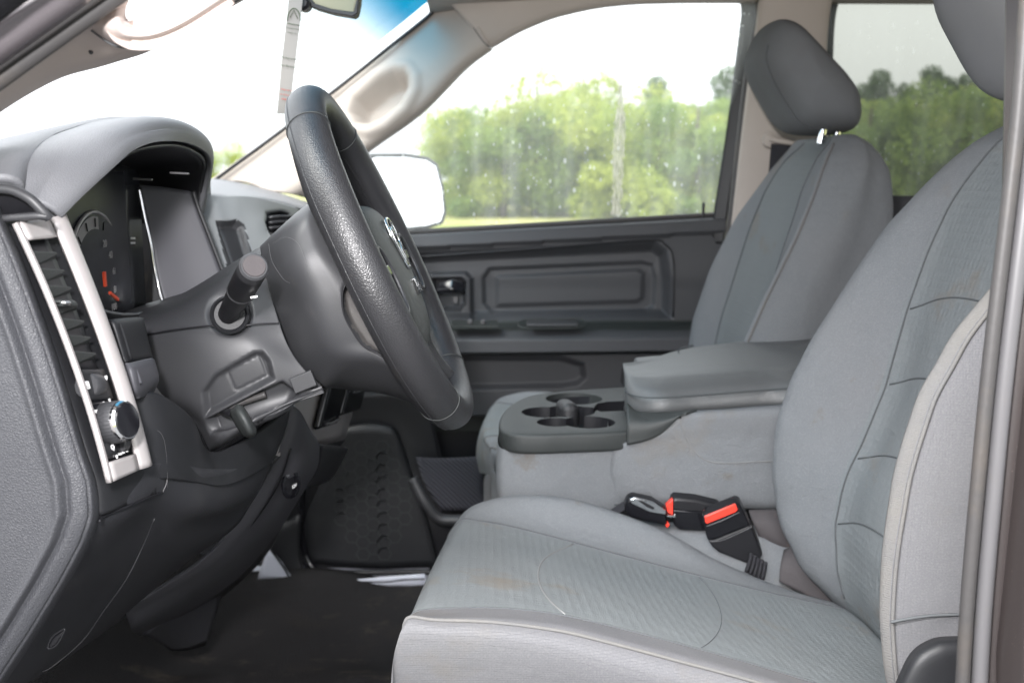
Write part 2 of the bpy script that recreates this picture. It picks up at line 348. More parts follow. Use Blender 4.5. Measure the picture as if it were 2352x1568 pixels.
t1 = make_tree(5.2, 5.6, leafA, 1, '', leaf=.15); t2 = make_tree(4.6, 5.0, leafB, 2, '', leaf=.15); t3 = make_tree(8.4, 4.0, leafC, 3, '', n=4200, leaf=.22, conif=True)
def px2x(u, Y): return P(u, 480, Y)[0]
trees = []
front = [(1085, .95, 0), (1155, 1.08, 1), (1235, 1.28, 0), (1330, .95, 1), (1420, 1.2, 0), (1510, .84, 0), (1600, 1.12, 1), (1690, .9, 0), (1800, 1.0, 1), (1990, 1.16, 1), (2090, 1.3, 1), (2190, 1.16, 0), (2290, 1.28, 1), (2400, 1.2, 0)]
where = ['leftmost bright shrubby tree beside the door mirror', 'second tree from the left in the front door window', 'tall lime green tree left of centre in the front door window', 'darker green tree between two lime ones in the front door window', 'lime green tree left of the pale streak on the glass', 'yellowish tree right of the pale streak on the glass', 'mid green tree near the rear edge of the front door window', 'lime tree cut by the dark rear frame of the front door window', 'tree hidden behind the beige pillar between the two side windows', 'dim green tree just right of the passenger headrest', 'largest dim tree in the middle of the tinted rear window', 'tree left of the driver headrest in the tinted window', 'tree behind the driver headrest in the tinted window', 'rightmost tree beyond the driver seat top']
used = set()
for (u, sc, k), lab in zip(front, where):
    Y = 44+random.uniform(-2, 3); loc = (px2x(u, Y), Y, 0); src = (t1, t2)[k]
    if k not in used: used.add(k); o = src; o.location = loc; o.scale = (sc,)*3; o['label'] = lab
    else: o = tree_copy(src, loc, random.uniform(0, 6), sc, lab)
    o['group'] = GT
back = [(1500, .86, 'tall thin tree rising behind the lime ones at right of the front door window'), (1660, .84, 'pale tall tree by the top of the window frame rear edge'), (2010, .82, 'narrow dark tree top first right of the passenger headrest'), (2065, .74, 'second narrow dark tree top in the tinted rear window'), (2120, .84, 'third and tallest narrow dark tree top in the tinted window'), (2200, .80, 'fourth narrow dark tree top beside the driver headrest'), (2270, .86, 'narrow dark tree top behind the driver headrest'), (1975, .74, 'narrow dark tree top just beside the passenger headrest'), (2160, .78, 'small dark tree top between the third and fourth in the tinted window'), (2235, .76, 'small dark tree top touching the driver headrest outline')]
for i, (u, sc, lab) in enumerate(back):
    Y = 56; loc = (px2x(u, Y), Y, 0)
    if i == 0: o = t3; o.location = loc; o.scale = (sc,)*3; o['label'] = lab
    else: o = tree_copy(t3, loc, i*1.3, sc*1.1, lab)
    o.name = 'tall_tree' if i == 0 else o.name; o['group'] = 'tall trees behind the first row'
fill = [(1105, 'tree in the second row behind the leftmost bright tree'), (1190, 'tree in the second row filling the gap left of the tall lime tree'), (1285, 'tree in the second row right of the tall lime tree'), (1375, 'tree in the second row just left of the pale streak'), (1465, 'tree in the second row just right of the pale streak'), (1555, 'tree in the second row under the tall thin tree'), (1645, 'tree in the second row beside the dark window frame'), (1945, 'tree in the second row behind the passenger headrest'), (2040, 'tree in the second row under the narrow tree tops'), (2145, 'tree in the second row in the middle of the tinted window'), (2245, 'tree in the second row beside the driver headrest'), (2345, 'tree in the second row behind the driver seat')]
for i, (u, lab) in enumerate(fill):
    Y = 50; o = tree_copy(t1 if i % 3 else t2, (px2x(u, Y), Y, 0), i*1.9, 1.1+.2*math.sin(i*2.4), lab); o['group'] = GT
for i, (u, lab) in enumerate([(20, 'faint far tree left of the dash seen through the windscreen'), (490, 'faint far tree between the dash hood and the pillar')]):
    Y = 90; c = tree_copy(t1, (px2x(u, Y), Y, 0), 2+i, 1.05, lab); c['group'] = 'faint far trees through the windscreen'

# ================================================================ cab shell
cab = thing('truck_cab', 'beige and dark trimmed pickup cab shell seen through its open driver door', 'truck cab', (0, 1.5, .6))
# roof panel
def roofgrid():
    v = []; nx, ny = 16, 20
    for i in range(nx):
        for j in range(ny):
            x = -.12+i/(nx-1)*2.0; y = .74+j/(ny-1)*1.55; e = 1-((y-1.515)/.78)**4*.0
            z = 1.935+.03*math.sin(min(1, (x+.12)/.6)*math.pi/2)-.03*abs((y-1.515)/.78)**3
            v.append((x, y, z))
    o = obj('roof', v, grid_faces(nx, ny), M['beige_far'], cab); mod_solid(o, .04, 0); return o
roofgrid()
# near A pillar: painted flange, seal, trim
patch('pillar_paint', [[(-120, 130, .66), (0, 45, .66), (110, -20, .66), (260, -130, .66)], [(-120, 215, .67), (0, 128, .67), (150, 22, .67), (330, -110, .67)], [(-120, 250, .69), (0, 165, .69), (170, 45, .69), (350, -85, .69)]], M['paint'], cab, 10, 30, thick=.01)
patch('pillar_paint', [[(-300, 0, .60), (-100, -60, .60), (0, -120, .60), (120, -230, .60)], [(-200, 130, .62), (0, -6, .62), (70, -48, .62), (200, -150, .62)], [(-120, 140, .64), (0, 52, .64), (80, -8, .64), (260, -130, .64)]], M['black'], cab, 10, 30, thick=.01)
tube('door_seal', pts([(-120, 262, .70), (0, 176, .70), (110, 96, .70), (220, 18, .70), (330, -60, .70)]), .0075, M['rubber'], cab, 12)
tube('door_seal', pts([(-120, 228, .685), (0, 141, .685), (110, 64, .685), (220, -14, .685), (330, -92, .685)]), .0048, M['rubber'], cab, 10)
patch('pillar_trim', [[(-140, 292, .71), (0, 196, .71), (100, 125, .71), (205, 55, .71), (300, -10, .71)],
                      [(-140, 330, .74), (0, 212, .74), (80, 152, .74), (170, 100, .74), (290, 40, .75)],
                      [(-140, 345, .78), (0, 240, .78), (120, 172, .78), (230, 135, .78), (330, 108, .79)],
                      [(-140, 370, .84), (0, 259, .84), (130, 184, .84), (235, 153, .84), (330, 124, .84)]], M['beige'], cab, 16, 30, thick=.006)
patch('pillar_trim', [[(290, 60, .75), (350, 80, .76), (440, 50, .77), (560, -20, .78)], [(285, 100, .77), (350, 98, .78), (440, 60, .79), (570, -12, .8)], [(290, 120, .8), (350, 112, .8), (440, 68, .81), (570, -4, .82)], [(290, 137, .84), (345, 118, .84), (440, 72, .84), (590, -22, .85)]], M['beige'], cab, 14, 24, thick=.006)
hd = patch('grab_handle', [[(200, 60, .735), (250, 97, .745), (292, 109, .75), (352, 99, .755), (440, 60, .765), (565, -10, .775)],
                      [(225, 48, .72), (255, 76, .715), (292, 92, .71), (350, 88, .715), (430, 55, .725), (545, -15, .735)],
                      [(262, 24, .72), (268, 50, .71), (290, 72, .70), (345, 75, .705), (415, 48, .715), (520, -25, .725)],
                      [(297, 0, .735), (286, 34, .73), (294, 49, .73), (345, 51, .73), (400, 34, .74), (490, -30, .75)]], M['beige'], cab, 18, 36, thick=.012)
tube('trim_seam', pts([(199, 62, .733), (250, 99, .743), (292, 111, .748), (352, 101, .752), (440, 62, .762), (560, -6, .772)]), .0006, M['thread_dark'], cab, 6)
lathe('clip_mark', P(208, 120, .752), (0.1, -1, .1), [(-.001, .0016), (.0012, .0012)], M['black'], cab, 8)
# passenger A pillar with oval grab recess
rec = [(800, 262), (812, 228), (868, 180), (905, 160), (935, 160), (949, 178), (948, 205), (925, 245), (880, 282), (845, 297), (815, 292)]
def dA(u, v):
    d = sdpoly(u, v, rec); return -.045*sm(-d, -2, 30)+.008*np.exp(-(d-6)**2/120)
patch('pillar_trim', [[(480, 420, 2.27), (665, 287, 2.27), (800, 184, 2.27), (1000, 24, 2.27), (1040, -10, 2.27)],
                      [(560, 420, 2.25), (700, 310, 2.25), (830, 215, 2.25), (1010, 60, 2.25), (1070, 10, 2.25)],
                      [(620, 440, 2.22), (760, 345, 2.22), (880, 262, 2.22), (1030, 120, 2.22), (1100, 60, 2.22)],
                      [(680, 445, 2.22), (850, 330, 2.22), (960, 250, 2.22), (1060, 150, 2.22), (1122, 104, 2.22)],
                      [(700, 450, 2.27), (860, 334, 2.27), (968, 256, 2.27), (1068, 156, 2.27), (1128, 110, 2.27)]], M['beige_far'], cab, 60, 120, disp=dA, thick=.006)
tube('windshield_edge', pts([(470, 434, 2.25), (497, 411, 2.25), (665, 287, 2.25), (800, 184, 2.25), (900, 104, 2.25), (985, 36, 2.25), (1000, 10, 2.25), (1004, -12, 2.25)]), .004, M['black'], cab, 8)
patch('frit_corner', [[(905, 105, 2.255), (985, 40, 2.255), (1003, 5, 2.255), (1006, -30, 2.255)], [(925, 88, 2.26), (1002, 28, 2.26), (1030, -5, 2.26), (1040, -40, 2.26)]], M['black'], cab, 6, 16, thick=.003)
# roof rail over the passenger window
patch('roof_rail', [[(1010, -40, 2.1), (1150, -70, 2.1), (1300, -90, 2.1), (1500, -100, 2.1), (1760, -100, 2.1)],
                    [(1035, 10, 2.2), (1150, -10, 2.2), (1300, -40, 2.2), (1500, -60, 2.2), (1760, -70, 2.2)],
                    [(1122, 104, 2.22), (1200, 64, 2.22), (1300, 30, 2.22), (1450, 7, 2.22), (1740, -2, 2.22)],
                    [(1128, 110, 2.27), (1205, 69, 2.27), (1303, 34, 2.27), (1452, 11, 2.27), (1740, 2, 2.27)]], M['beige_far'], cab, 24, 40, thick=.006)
tube('trim_seam', pts([(1060, 12, 2.215), (1085, 60, 2.215), (1110, 96, 2.2), (1124, 108, 2.2)]), .001, M['thread_dark'], cab, 6)
# B pillar far side, rear window frame
patch('centre_pillar', [[(1745, -60, 2.25), (1738, 40, 2.25), (1722, 150, 2.25), (1700, 330, 2.25), (1680, 520, 2.25), (1660, 700, 2.25)],
                        [(1765, -60, 2.22), (1755, 40, 2.22), (1742, 150, 2.22), (1722, 330, 2.22), (1700, 520, 2.22), (1690, 700, 2.22)],
                        [(1900, -60, 2.21), (1890, 60, 2.21), (1885, 150, 2.21), (1890, 330, 2.21), (1895, 520, 2.21), (1900, 700, 2.21)],
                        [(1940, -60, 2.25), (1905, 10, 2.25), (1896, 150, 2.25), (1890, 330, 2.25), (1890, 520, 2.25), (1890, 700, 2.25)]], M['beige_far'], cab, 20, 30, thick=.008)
tube('door_seal', pts([(1735, -60, 2.26), (1745, 20, 2.26), (1742, 60, 2.26), (1722, 150, 2.26), (1700, 330, 2.26), (1674, 560, 2.26), (1650, 760, 2.26)]), .009, M['rubber'], cab, 10)
# near B pillar at the right of the picture
LE = [(2352, -60), (2345, 0), (2327, 245), (2300, 490), (2259, 834), (2232, 1109), (2208, 1384), (2193, 1640)]
def off(d, Y, s=1): return [(u+d, v, Y) for u, v in LE]
patch('pillar_flange', [off(0, .735), off(6, .722), off(28, .718), off(34, .74)], M['rubber'], cab, 10, 40, thick=.006)
tube('door_seal', pts(off(14, .722)), .0052, M['rubber'], cab, 12)
tube('door_seal', pts(off(52, .725)), .0062, M['seal_light'], cab, 14)
tube('door_seal', pts(off(33, .728)), .0022, M['black'], cab, 8)
patch('pillar_paint', [off(60, .735), off(80, .73), off(130, .73), off(260, .735)], M['brown'], cab, 8, 40, thick=.006)
prism('body_side', [(.42, .72, .6), (1.95, .72, .6), (1.95, .78, 1.45), (1.9, .86, 1.9), (.40, .86, 1.9), (.38, .74, 1.2)], (0, -.06, 0), M['brown'], cab, .01)
od = thing('driver_door', 'open driver door standing outside the picture on the left', 'door', (-.45, .62, 1.1))
prism('door_shell', [(-.46, .62, .66), (-.46, .62, 1.42), (-.95, -.35, 1.42), (-.95, -.35, .66)], (-.10, .05, 0), M['paint'], od, .02)
prism('door_trim', [(-.44, .61, .72), (-.44, .61, 1.40), (-.93, -.33, 1.40), (-.93, -.33, .72)], (-.015, .008, 0), M['door'], od, .005)
# rear part of the cab (behind the seats, partly seen)
patch('rear_door_panel', [[(1880, 468, 2.3), (2100, 470, 2.3), (2400, 478, 2.3)], [(1880, 480, 2.27), (2100, 484, 2.27), (2400, 492, 2.27)], [(1880, 900, 2.27), (2100, 900, 2.27), (2400, 900, 2.27)]], M['door'], cab, 12, 12, thick=.02)
patch('rear_window', [[(1880, -80, 2.26), (2100, -80, 2.26), (2500, -80, 2.26)], [(1875, 490, 2.33), (2100, 490, 2.33), (2460, 490, 2.33)]], M['privacy'], cab, 4, 4, thick=0)
tube('rear_window_frame', pts([(2500, -70, 2.3), (2200, -66, 2.3), (1960, -40, 2.3), (1926, -8, 2.3), (1913, 20, 2.3), (1906, 80, 2.3), (1902, 200, 2.3), (1890, 500, 2.3)]), .009, M['black'], cab, 10, res=60)
# rear wall of the cab (closes the cab behind the seats)
obj('rear_wall', [(1.9, .75, .7), (1.9, 2.3, .7), (1.9, 2.3, 1.45), (1.9, .75, 1.45)], [(0, 1, 2, 3)], M['door'], cab, smooth=False)
# driver side sill and passenger sill
box('rocker_sill', (0.0, .78, .66), (.9, 0, 0), (0, .05, 0), (0, 0, .04), M['black'], cab, .01)
box('rocker_sill', (0.1, 2.22, .655), (1.0, 0, 0), (0, .045, 0), (0, 0, .035), M['sill'], cab, .008)
tube('sill_seal', [(-.9, 2.185, .70), (0, 2.185, .70), (1, 2.185, .70)], .006, M['black'], cab, 8, res=4)
patch('sill_plate', [[(613, 1256, 2.13), (630, 1272, 2.13), (648, 1292, 2.13)], [(604, 1290, 2.13), (630, 1300, 2.13), (660, 1312, 2.13)], [(590, 1330, 2.13), (630, 1332, 2.13), (676, 1334, 2.13)]], M['sill'], cab, 6, 6, thick=.004)
patch('sill_plate', [[(800, 1333, 2.13), (880, 1325, 2.13), (975, 1318, 2.13)], [(830, 1345, 2.13), (880, 1345, 2.13), (985, 1345, 2.13)]], M['sill'], cab, 6, 8, thick=.004)
tube('sill_seal', pts([(622, 1262, 2.125), (650, 1300, 2.125), (668, 1332, 2.125)]), .002, M['black'], cab, 6)
tube('sill_seal', pts([(800, 1334, 2.125), (880, 1336, 2.125), (925, 1331, 2.125), (975, 1329, 2.125)]), .0016, M['black'], cab, 6)
patch('kick_panel', [[(560, 1130, 2.2), (640, 1200, 2.2), (690, 1180, 2.2)], [(600, 1300, 2.2), (650, 1290, 2.2), (690, 1280, 2.2)], [(640, 1330, 2.19), (680, 1330, 2.19), (705, 1328, 2.19)]], M['pad_dark'], cab, 10, 8, thick=.01)
# firewall closing the footwell
obj('firewall', [(-.78, .8, .68), (-.78, 2.3, .68), (-.72, 2.3, 1.5), (-.72, .8, 1.5)], [(0, 1, 2, 3)], M['carpet'], cab, smooth=False)
# windscreen
wsg = []
for i in range(12):
    for j in range(16):
        a = i/11; b = j/15; Y = .76+b*1.5; x = -.70+a*.60-.05*(1-(2*b-1)**2)*(1-a*.4); z = 1.46+a*.47; wsg.append((x, Y, z))
ws = obj('windscreen', wsg, grid_faces(12, 16), M['windshield'], cab)

# floor
fv = []
nx, ny = 50, 60
for i in range(nx):
    for j in range(ny):
        x = -.80+i/(nx-1)*1.7; y = .80+j/(ny-1)*1.37; z = .70+.05*math.exp(-((y-1.53)/.16)**2)+.006*math.sin(x*23)*math.sin(y*17)+.18*max(0, (-.52-x)/.28)**1.3
        if y > 2.12: z += .012*math.sin(x*11)
        fv.append((x, y, z))
fl = obj('floor', fv, grid_faces(nx, ny), M['carpet']); mod_solid(fl, .01, 0); fl['kind'] = 'structure'

# ================================================================ passenger door
door = thing('passenger_door', 'closed dark grey front passenger door with rain-wet window', 'door', (.2, 2.32, 1.1))
def rr(x0, y0, x1, y1, sl=0.0):
    return [(x0, y0), (x1, y0+sl*(x1-x0)), (x1, y1+sl*(x1-x0)), (x0, y1)]
def topline(u): return 535-(u-980)*.0565
def dD(u, v):
    h = np.zeros_like(u); t = v-topline(u)
    h += .030*sm(t, 0, 12)*(1-sm(t, 36, 60))+.0*t
    h += -.018*sm(t, 46, 58)
    # rim at rear end of the recess
    d = sdpoly(u, v, [(700, 640), (700, 590), (1505, 552), (1535, 575), (1545, 640), (1545, 735), (700, 745)])
    h = np.where(t > 40, .012-.030*sm(-d, 0, 26), h)
    d2 = sdpoly(u, v, [(1122, 612), (1480, 596), (1505, 604), (1512, 640), (1508, 705), (1490, 720), (1130, 726), (1108, 700), (1106, 640)])
    h += -.008*sm(-d2, -2, 10)
    d3 = sdpoly(u, v, [(1135, 632), (1470, 612), (1488, 625), (1486, 690), (1470, 702), (1135, 712)])
    h += .005*sm(-d3, 0, 14)
    d4 = sdpoly(u, v, [(985, 628), (1070, 625), (1084, 640), (1086, 745), (985, 748)])
    h += .018*sm(-d4, -3, 6)
    d5 = sdpoly(u, v, [(990, 638), (1060, 636), (1072, 648), (1072, 700), (1060, 716), (990, 718)])
    h += -.04*sm(-d5, 0, 8)
    # armrest
    a = sm(v, 738-(u-1060)*.008, 768-(u-1060)*.008)*(1-sm(v, 794-(u-1060)*.01, 806-(u-1060)*.01))
    h += .085*a
    h = np.where(v > 800, -.012+.0*h, h) if False else h
    lowr = sdpoly(u, v, [(700, 812), (1290, 812), (1345, 830), (1350, 868), (1330, 886), (1290, 893), (700, 905)])
    h += np.where(v > 806, -.012*sm(-lowr, 0, 18), 0)
    h += np.where(v > 930, .012*(1-sm(v, 940, 960))-.0, 0)*0
    h += -.05*sm(v, 950, 962)
    return h
rows = [[(700, topline(700)+0, 2.33), (1200, topline(1200), 2.33), (1662, topline(1662), 2.33)]]
for k in range(1, 9):
    vv = 560+k*55; rows.append([(700, vv, 2.31), (1200, vv, 2.31), (1662-k*2, vv, 2.31)])
def mD(u, v):
    if 738-(u-1060)*.008 < v < 762-(u-1060)*.008: return 1
    if v > 955: return 1
    return 0
patch('door_panel', rows, [M['door'], M['door_black']], door, 260, 300, disp=dD, thick=.01, matf=mD)
tube('panel_groove', pts([(960, 590, 2.288), (1200, 573, 2.288), (1480, 551, 2.288), (1528, 562, 2.288), (1547, 600, 2.288), (1546, 728, 2.288)]), .0022, M['black'], door, 6)
tube('belt_weatherstrip', pts([(900, topline(900)-4, 2.335), (1200, topline(1200)-4, 2.335), (1655, topline(1655)-4, 2.335)]), .006, M['rubber'], door, 8)
# door latch handle in its cup
patch('inner_handle', [[(1005, 650, 2.275), (1040, 640, 2.265), (1068, 648, 2.275)], [(1000, 672, 2.27), (1036, 668, 2.255), (1068, 672, 2.27)], [(1000, 678, 2.29), (1036, 674, 2.28), (1068, 676, 2.29)]], M['gloss'], door, 10, 14, thick=.005)
box('lock_lever', P(1046, 688, 2.285), (.006, 0, 0), (0, .008, 0), (0, 0, .008), M['seal_light'], door, .002)
box('window_switch_plate', P(1090, 744, 2.235), (.05, 0, 0), (0, .022, .004), (0, -.0002, .0018), M['door_black'], door, .001)
for u in (1080, 1110): lathe('window_switch', P(u, 741, 2.232), (0, -.2, 1), [(0, .006), (.006, .005), (.007, .003)], M['seal_light'], door, 12)
box('pull_pocket', P(1268, 741, 2.238), (.055, 0, 0), (0, .018, .0035), (0, 0, .003), M['mid'], door, .003)
tube('pull_pocket_rim', pts([(1200, 752, 2.226), (1200, 736, 2.245), (1270, 733, 2.25), (1335, 733, 2.245), (1338, 750, 2.226), (1270, 754, 2.224)]), .002, M['door_black'], door, 6, closed=True)
lathe('lock_pin', P(1615, 500, 2.315), (0, 0, 1), [(0, .0035), (.03, .0035), (.034, .002)], M['black'], door, 12)
# window glass & frame
patch('window_glass', [[(620, -60, 2.27), (1200, -60, 2.27), (1780, -60, 2.27)], [(640, 560, 2.345), (1200, 530, 2.345), (1700, 520, 2.345)]], M['glass'], door, 4, 4, thick=0)
patch('window_frame', [[(1706, -80, 2.31), (1706, 0, 2.31), (1703, 25, 2.31), (1690, 130, 2.31), (1668, 300, 2.31), (1638, 500, 2.31), (1636, 560, 2.31)], [(1740, -80, 2.30), (1740, 0, 2.30), (1735, 60, 2.30), (1716, 160, 2.30), (1695, 330, 2.30), (1668, 510, 2.30), (1662, 560, 2.30)]], M['pad_dark'], door, 6, 40, thick=.02)
tube('window_frame', pts([(1706, 40, 2.31), (1704, 10, 2.31), (1690, -8, 2.31), (1600, -6, 2.31), (1450, 2, 2.31), (1300, 26, 2.31), (1200, 58, 2.31), (1118, 98, 2.31), (1050, 150, 2.31), (955, 250, 2.31), (850, 328, 2.31), (700, 430, 2.31)]), .004, M['black'], door, 8, res=80)
prism('door_core', [(-.85, 2.36, .62), (1.9, 2.36, .62), (1.9, 2.36, 1.40), (-.85, 2.36, 1.40)], (0, .03, 0), M['black'], door, 0, smooth=False)
# water streak dried on the glass
streak = []
r9 = np.random.default_rng(4)
ws_l = []; ws_r = []
for v in range(195, 500, 6):
    w = 4+10*sm(np.array(float(v)), 200, 300)*(1-.35*(v-300)/200 if v > 300 else 1); c = 1428-(v-195)*.045+r9.normal(0, 1.0)
    ws_l.append((c-w+r9.normal(0, 1.3), v, 2.338)); ws_r.append((c+w+r9.normal(0, 1.3), v, 2.338))
stm = bpy.data.materials.new('dried_streak'); stm.use_nodes = True
_n = stm.node_tree; _b = _n.nodes['Principled BSDF']; _b.inputs['Base Color'].default_value = (.62, .6, .5, 1); _b.inputs['Roughness'].default_value = .6
_tb = _n.nodes.new('ShaderNodeBsdfTranslucent'); _tb.inputs[0].default_value = (.62, .6, .48, 1); _tt = _n.nodes.new('ShaderNodeBsdfTransparent')
_m1 = _n.nodes.new('ShaderNodeMixShader'); _m1.inputs[0].default_value = .55; _n.links.new(_b.outputs[0], _m1.inputs[1]); _n.links.new(_tb.outputs[0], _m1.inputs[2])
_m2 = _n.nodes.new('ShaderNodeMixShader'); _tc = _n.nodes.new('ShaderNodeTexCoord'); _mp = _n.nodes.new('ShaderNodeMapping'); _mp.inputs['Scale'].default_value = (300, 1, 40)
_nz = _n.nodes.new('ShaderNodeTexNoise'); _nz.inputs['Scale'].default_value = 1; _n.links.new(_tc.outputs['Object'], _mp.inputs[0]); _n.links.new(_mp.outputs[0], _nz.inputs['Vector'])
_r = _n.nodes.new('ShaderNodeMapRange'); _r.inputs['From Min'].default_value = .35; _r.inputs['From Max'].default_value = .6; _r.inputs['To Min'].default_value = .25; _r.inputs['To Max'].default_value = .8; _n.links.new(_nz.outputs['Fac'], _r.inputs['Value'])
_n.links.new(_r.outputs[0], _m2.inputs[0]); _n.links.new(_tt.outputs[0], _m2.inputs[1]); _n.links.new(_m1.outputs[0], _m2.inputs[2]); _n.links.new(_m2.outputs[0], _n.nodes['Material Output'].inputs[0])
patch('dried_streak', [ws_l, ws_r], stm, door, 4, 60, thick=0)
# lower door: bin with ribbed mat, speaker grille
def honey(u, v): return np.zeros_like(u)
spk = patch('speaker_panel', [[(780, 985, 2.205), (850, 975, 2.205), (905, 985, 2.205), (918, 1000, 2.225)], [(740, 1100, 2.205), (850, 1100, 2.205), (938, 1100, 2.205), (955, 1110, 2.225)], [(700, 1200, 2.205), (850, 1200, 2.205), (968, 1200, 2.205), (990, 1215, 2.225)], [(712, 1290, 2.205), (850, 1305, 2.205), (988, 1300, 2.205), (1010, 1310, 2.225)]], M['pad_dark'], door, 20, 20, thick=.02)
patch('speaker_surround', [[(690, 900, 2.25), (850, 900, 2.25), (915, 900, 2.25), (985, 920, 2.26)], [(690, 1020, 2.25), (850, 1000, 2.25), (925, 1000, 2.25), (1030, 1100, 2.26)], [(690, 1200, 2.25), (850, 1200, 2.24), (985, 1200, 2.23), (1090, 1210, 2.26)], [(700, 1322, 2.24), (850, 1326, 2.24), (1010, 1326, 2.24), (1120, 1326, 2.26)]], M['black'], door, 20, 20, thick=.02)
tube('panel_edge_seal', pts([(694, 1080, 2.21), (694, 1200, 2.21), (702, 1270, 2.21), (730, 1312, 2.20), (800, 1322, 2.20), (1000, 1322, 2.20)]), .008, M['gloss'], door, 10)
# honeycomb ribs
hv = []; hf = []
def addbar(a, b, w):
    d = b-a; d /= np.linalg.norm(d); n_ = np.array([0, -1., 0]); s = np.cross(d, n_)*w; i = len(hv)
    for o_ in (a-s, a+s, b+s, b-s): hv.append(o_)
    for o_ in (a-s, a+s, b+s, b-s): hv.append(o_+n_*.0004)
    hf.extend([(i+4, i+5, i+6, i+7), (i, i+1, i+5, i+4), (i+1, i+2, i+6, i+5), (i+2, i+3, i+7, i+6), (i+3, i, i+4, i+7)])
oc = P(856, 1150, 2.2035); R_ = .0155; es = set()
for i in range(-11, 12):
    for j in range(-13, 14):
        cx = i*1.5*R_; cz = (j+.5*(i % 2))*math.sqrt(3)*R_
        if (cx/.075)**2+(cz/.13)**2 > 1: continue
        for k in range(6):
            a = (cx+R_*math.cos(k*math.pi/3), cz+R_*math.sin(k*math.pi/3)); b = (cx+R_*math.cos((k+1)*math.pi/3), cz+R_*math.sin((k+1)*math.pi/3))
            key = tuple(sorted([(round(a[0], 3), round(a[1], 3)), (round(b[0], 3), round(b[1], 3))]))
            if key in es: continue
            es.add(key); addbar(oc+np.array([a[0], 0, a[1]]), oc+np.array([b[0], 0, b[1]]), .0010)
obj('speaker_grille', hv, hf, M['tray'], spk, smooth=False)
patch('door_bin', [[(955, 1050, 2.2), (1020, 1052, 2.2), (1110, 1048, 2.2)], [(975, 1110, 2.19), (1030, 1112, 2.19), (1110, 1110, 2.19)], [(1012, 1172, 2.19), (1050, 1172, 2.19), (1120, 1172, 2.19)]], mat('ribbed_bin', (.045, .045, .055), .6, .4, [('wave', 60, 1, .003)]), door, 12, 12, thick=.01)
tube('door_bin_rim', pts([(948, 1098, 2.16), (975, 1150, 2.15), (1005, 1187, 2.15), (1040, 1194, 2.15), (1120, 1190, 2.15)]), [.012, .012, .012], M['mid'], door, 10)
# ---- outside mirror on the door
mir = thing('door_mirror', 'passenger side door mirror filled with white sky reflection', 'mirror', (-.2, 2.6, 1.5))
Ym = 2.62
mo = [(860, 352), (935, 352), (985, 360), (1008, 375), (1022, 430), (1028, 490), (1020, 515), (985, 526), (900, 534), (800, 540), (790, 380)]
def MY(u, v): return 2.44+.25*(u-790)/238+.05*(530-v)/180
poly = [P(u, v, MY(u, v)) for u, v in mo]
prism('mirror_housing', poly, (-.06, .10, 0), M['black'], mir, .008, 3)
cx, cy = 912, 445
polyg = [P(cx+(u-cx)*.925, cy+(v-cy)*.90, MY(u, v)-.012) for u, v in mo]
prism('mirror_glass', polyg, (-.003, .003, 0), M['mirror'], mir, 0)
box('mirror_arm', P(830, 520, 2.44), (.03, 0, 0), (0, .12, 0), (0, 0, .02), M['black'], mir, .008)

# ================================================================ rear-view mirror and tag
rv = thing('rearview_mirror', 'olive grey back of the interior mirror at the top edge', 'mirror', tuple(P(760, 0, 1.55)))
prism('mirror_shell', [P(u, v, 1.52) for u, v in [(690, -30), (705, 0), (718, 14), (760, 26), (808, 34), (816, 30), (822, 0), (824, -40)]], (.0, .05, .0), M['olive'], rv, .004)
prism('mirror_rim', [P(u, v, 1.50) for u, v in [(700, 0), (716, 17), (760, 30), (809, 38), (820, 31), (824, 0), (819, 0), (812, 28), (762, 21), (722, 8), (712, -6)]], (0, .02, 0), M['pad_dark'], rv, .001)
lathe('mirror_knob', P(696, 8, 1.49), (0, -1, 0), [(-.02, .010), (.004, .010), (.008, .006)], M['black'], rv, 20)
tg = thing('hang_tag', 'long pale card tag printed green and red hanging by the mirror', 'tag', tuple(P(665, 0, 1.44)))
tq = [(664, -20), (697, -20), (692, 30), (680, 130), (664, 262), (636, 262), (648, 130), (660, 30)]
prism('card', [P(u, v, 1.44+(.03 if u > 670 else 0)*0) for u, v in tq], (0, .0006, 0), M['paper'], tg, 0, smooth=False)
ex = P(688, 144, 1.438)-P(652, 138, 1.438); ey = P(672, 100, 1.438)-P(666, 150, 1.438)
for s_, u, v, sz, mm in [('WEST', 674, 40, .009, 'ink'), ('Pre-Owned Auto', 673, 66, .0042, 'ink'), ('Center, Inc.', 671, 76, .0042, 'ink'), ('We Appreciate', 663, 134, .0058, 'ink'), ('Your Business!', 661, 152, .0058, 'ink'), ('Please visit us', 658, 207, .0042, 'redink'), ('for all of your', 656, 218, .0042, 'redink'), ('needs', 655, 228, .0042, 'redink')]:
    if s_ == 'WEST': continue
    text('tag_print', s_, P(u, v, 1.4385), ex, ey, sz*.62 if len(s_) > 9 else sz, M[mm], tg, .0001)
arc = [P(675+15*math.cos(a), 50-30*math.sin(a), 1.4385) for a in np.linspace(.05, 3.09, 14)]
tube('tag_emblem', arc, .0007, M['ink'], tg, 5, res=24)
tube('tag_emblem', [P(666, 42, 1.4385), P(675, 24, 1.4385), P(684, 44, 1.4385)], .0006, M['ink'], tg, 5, res=3, smoothpath=False)
tube('tag_emblem', [P(660, 54, 1.4385), P(688, 59, 1.4385)], .0005, M['ink'], tg, 5, res=3)

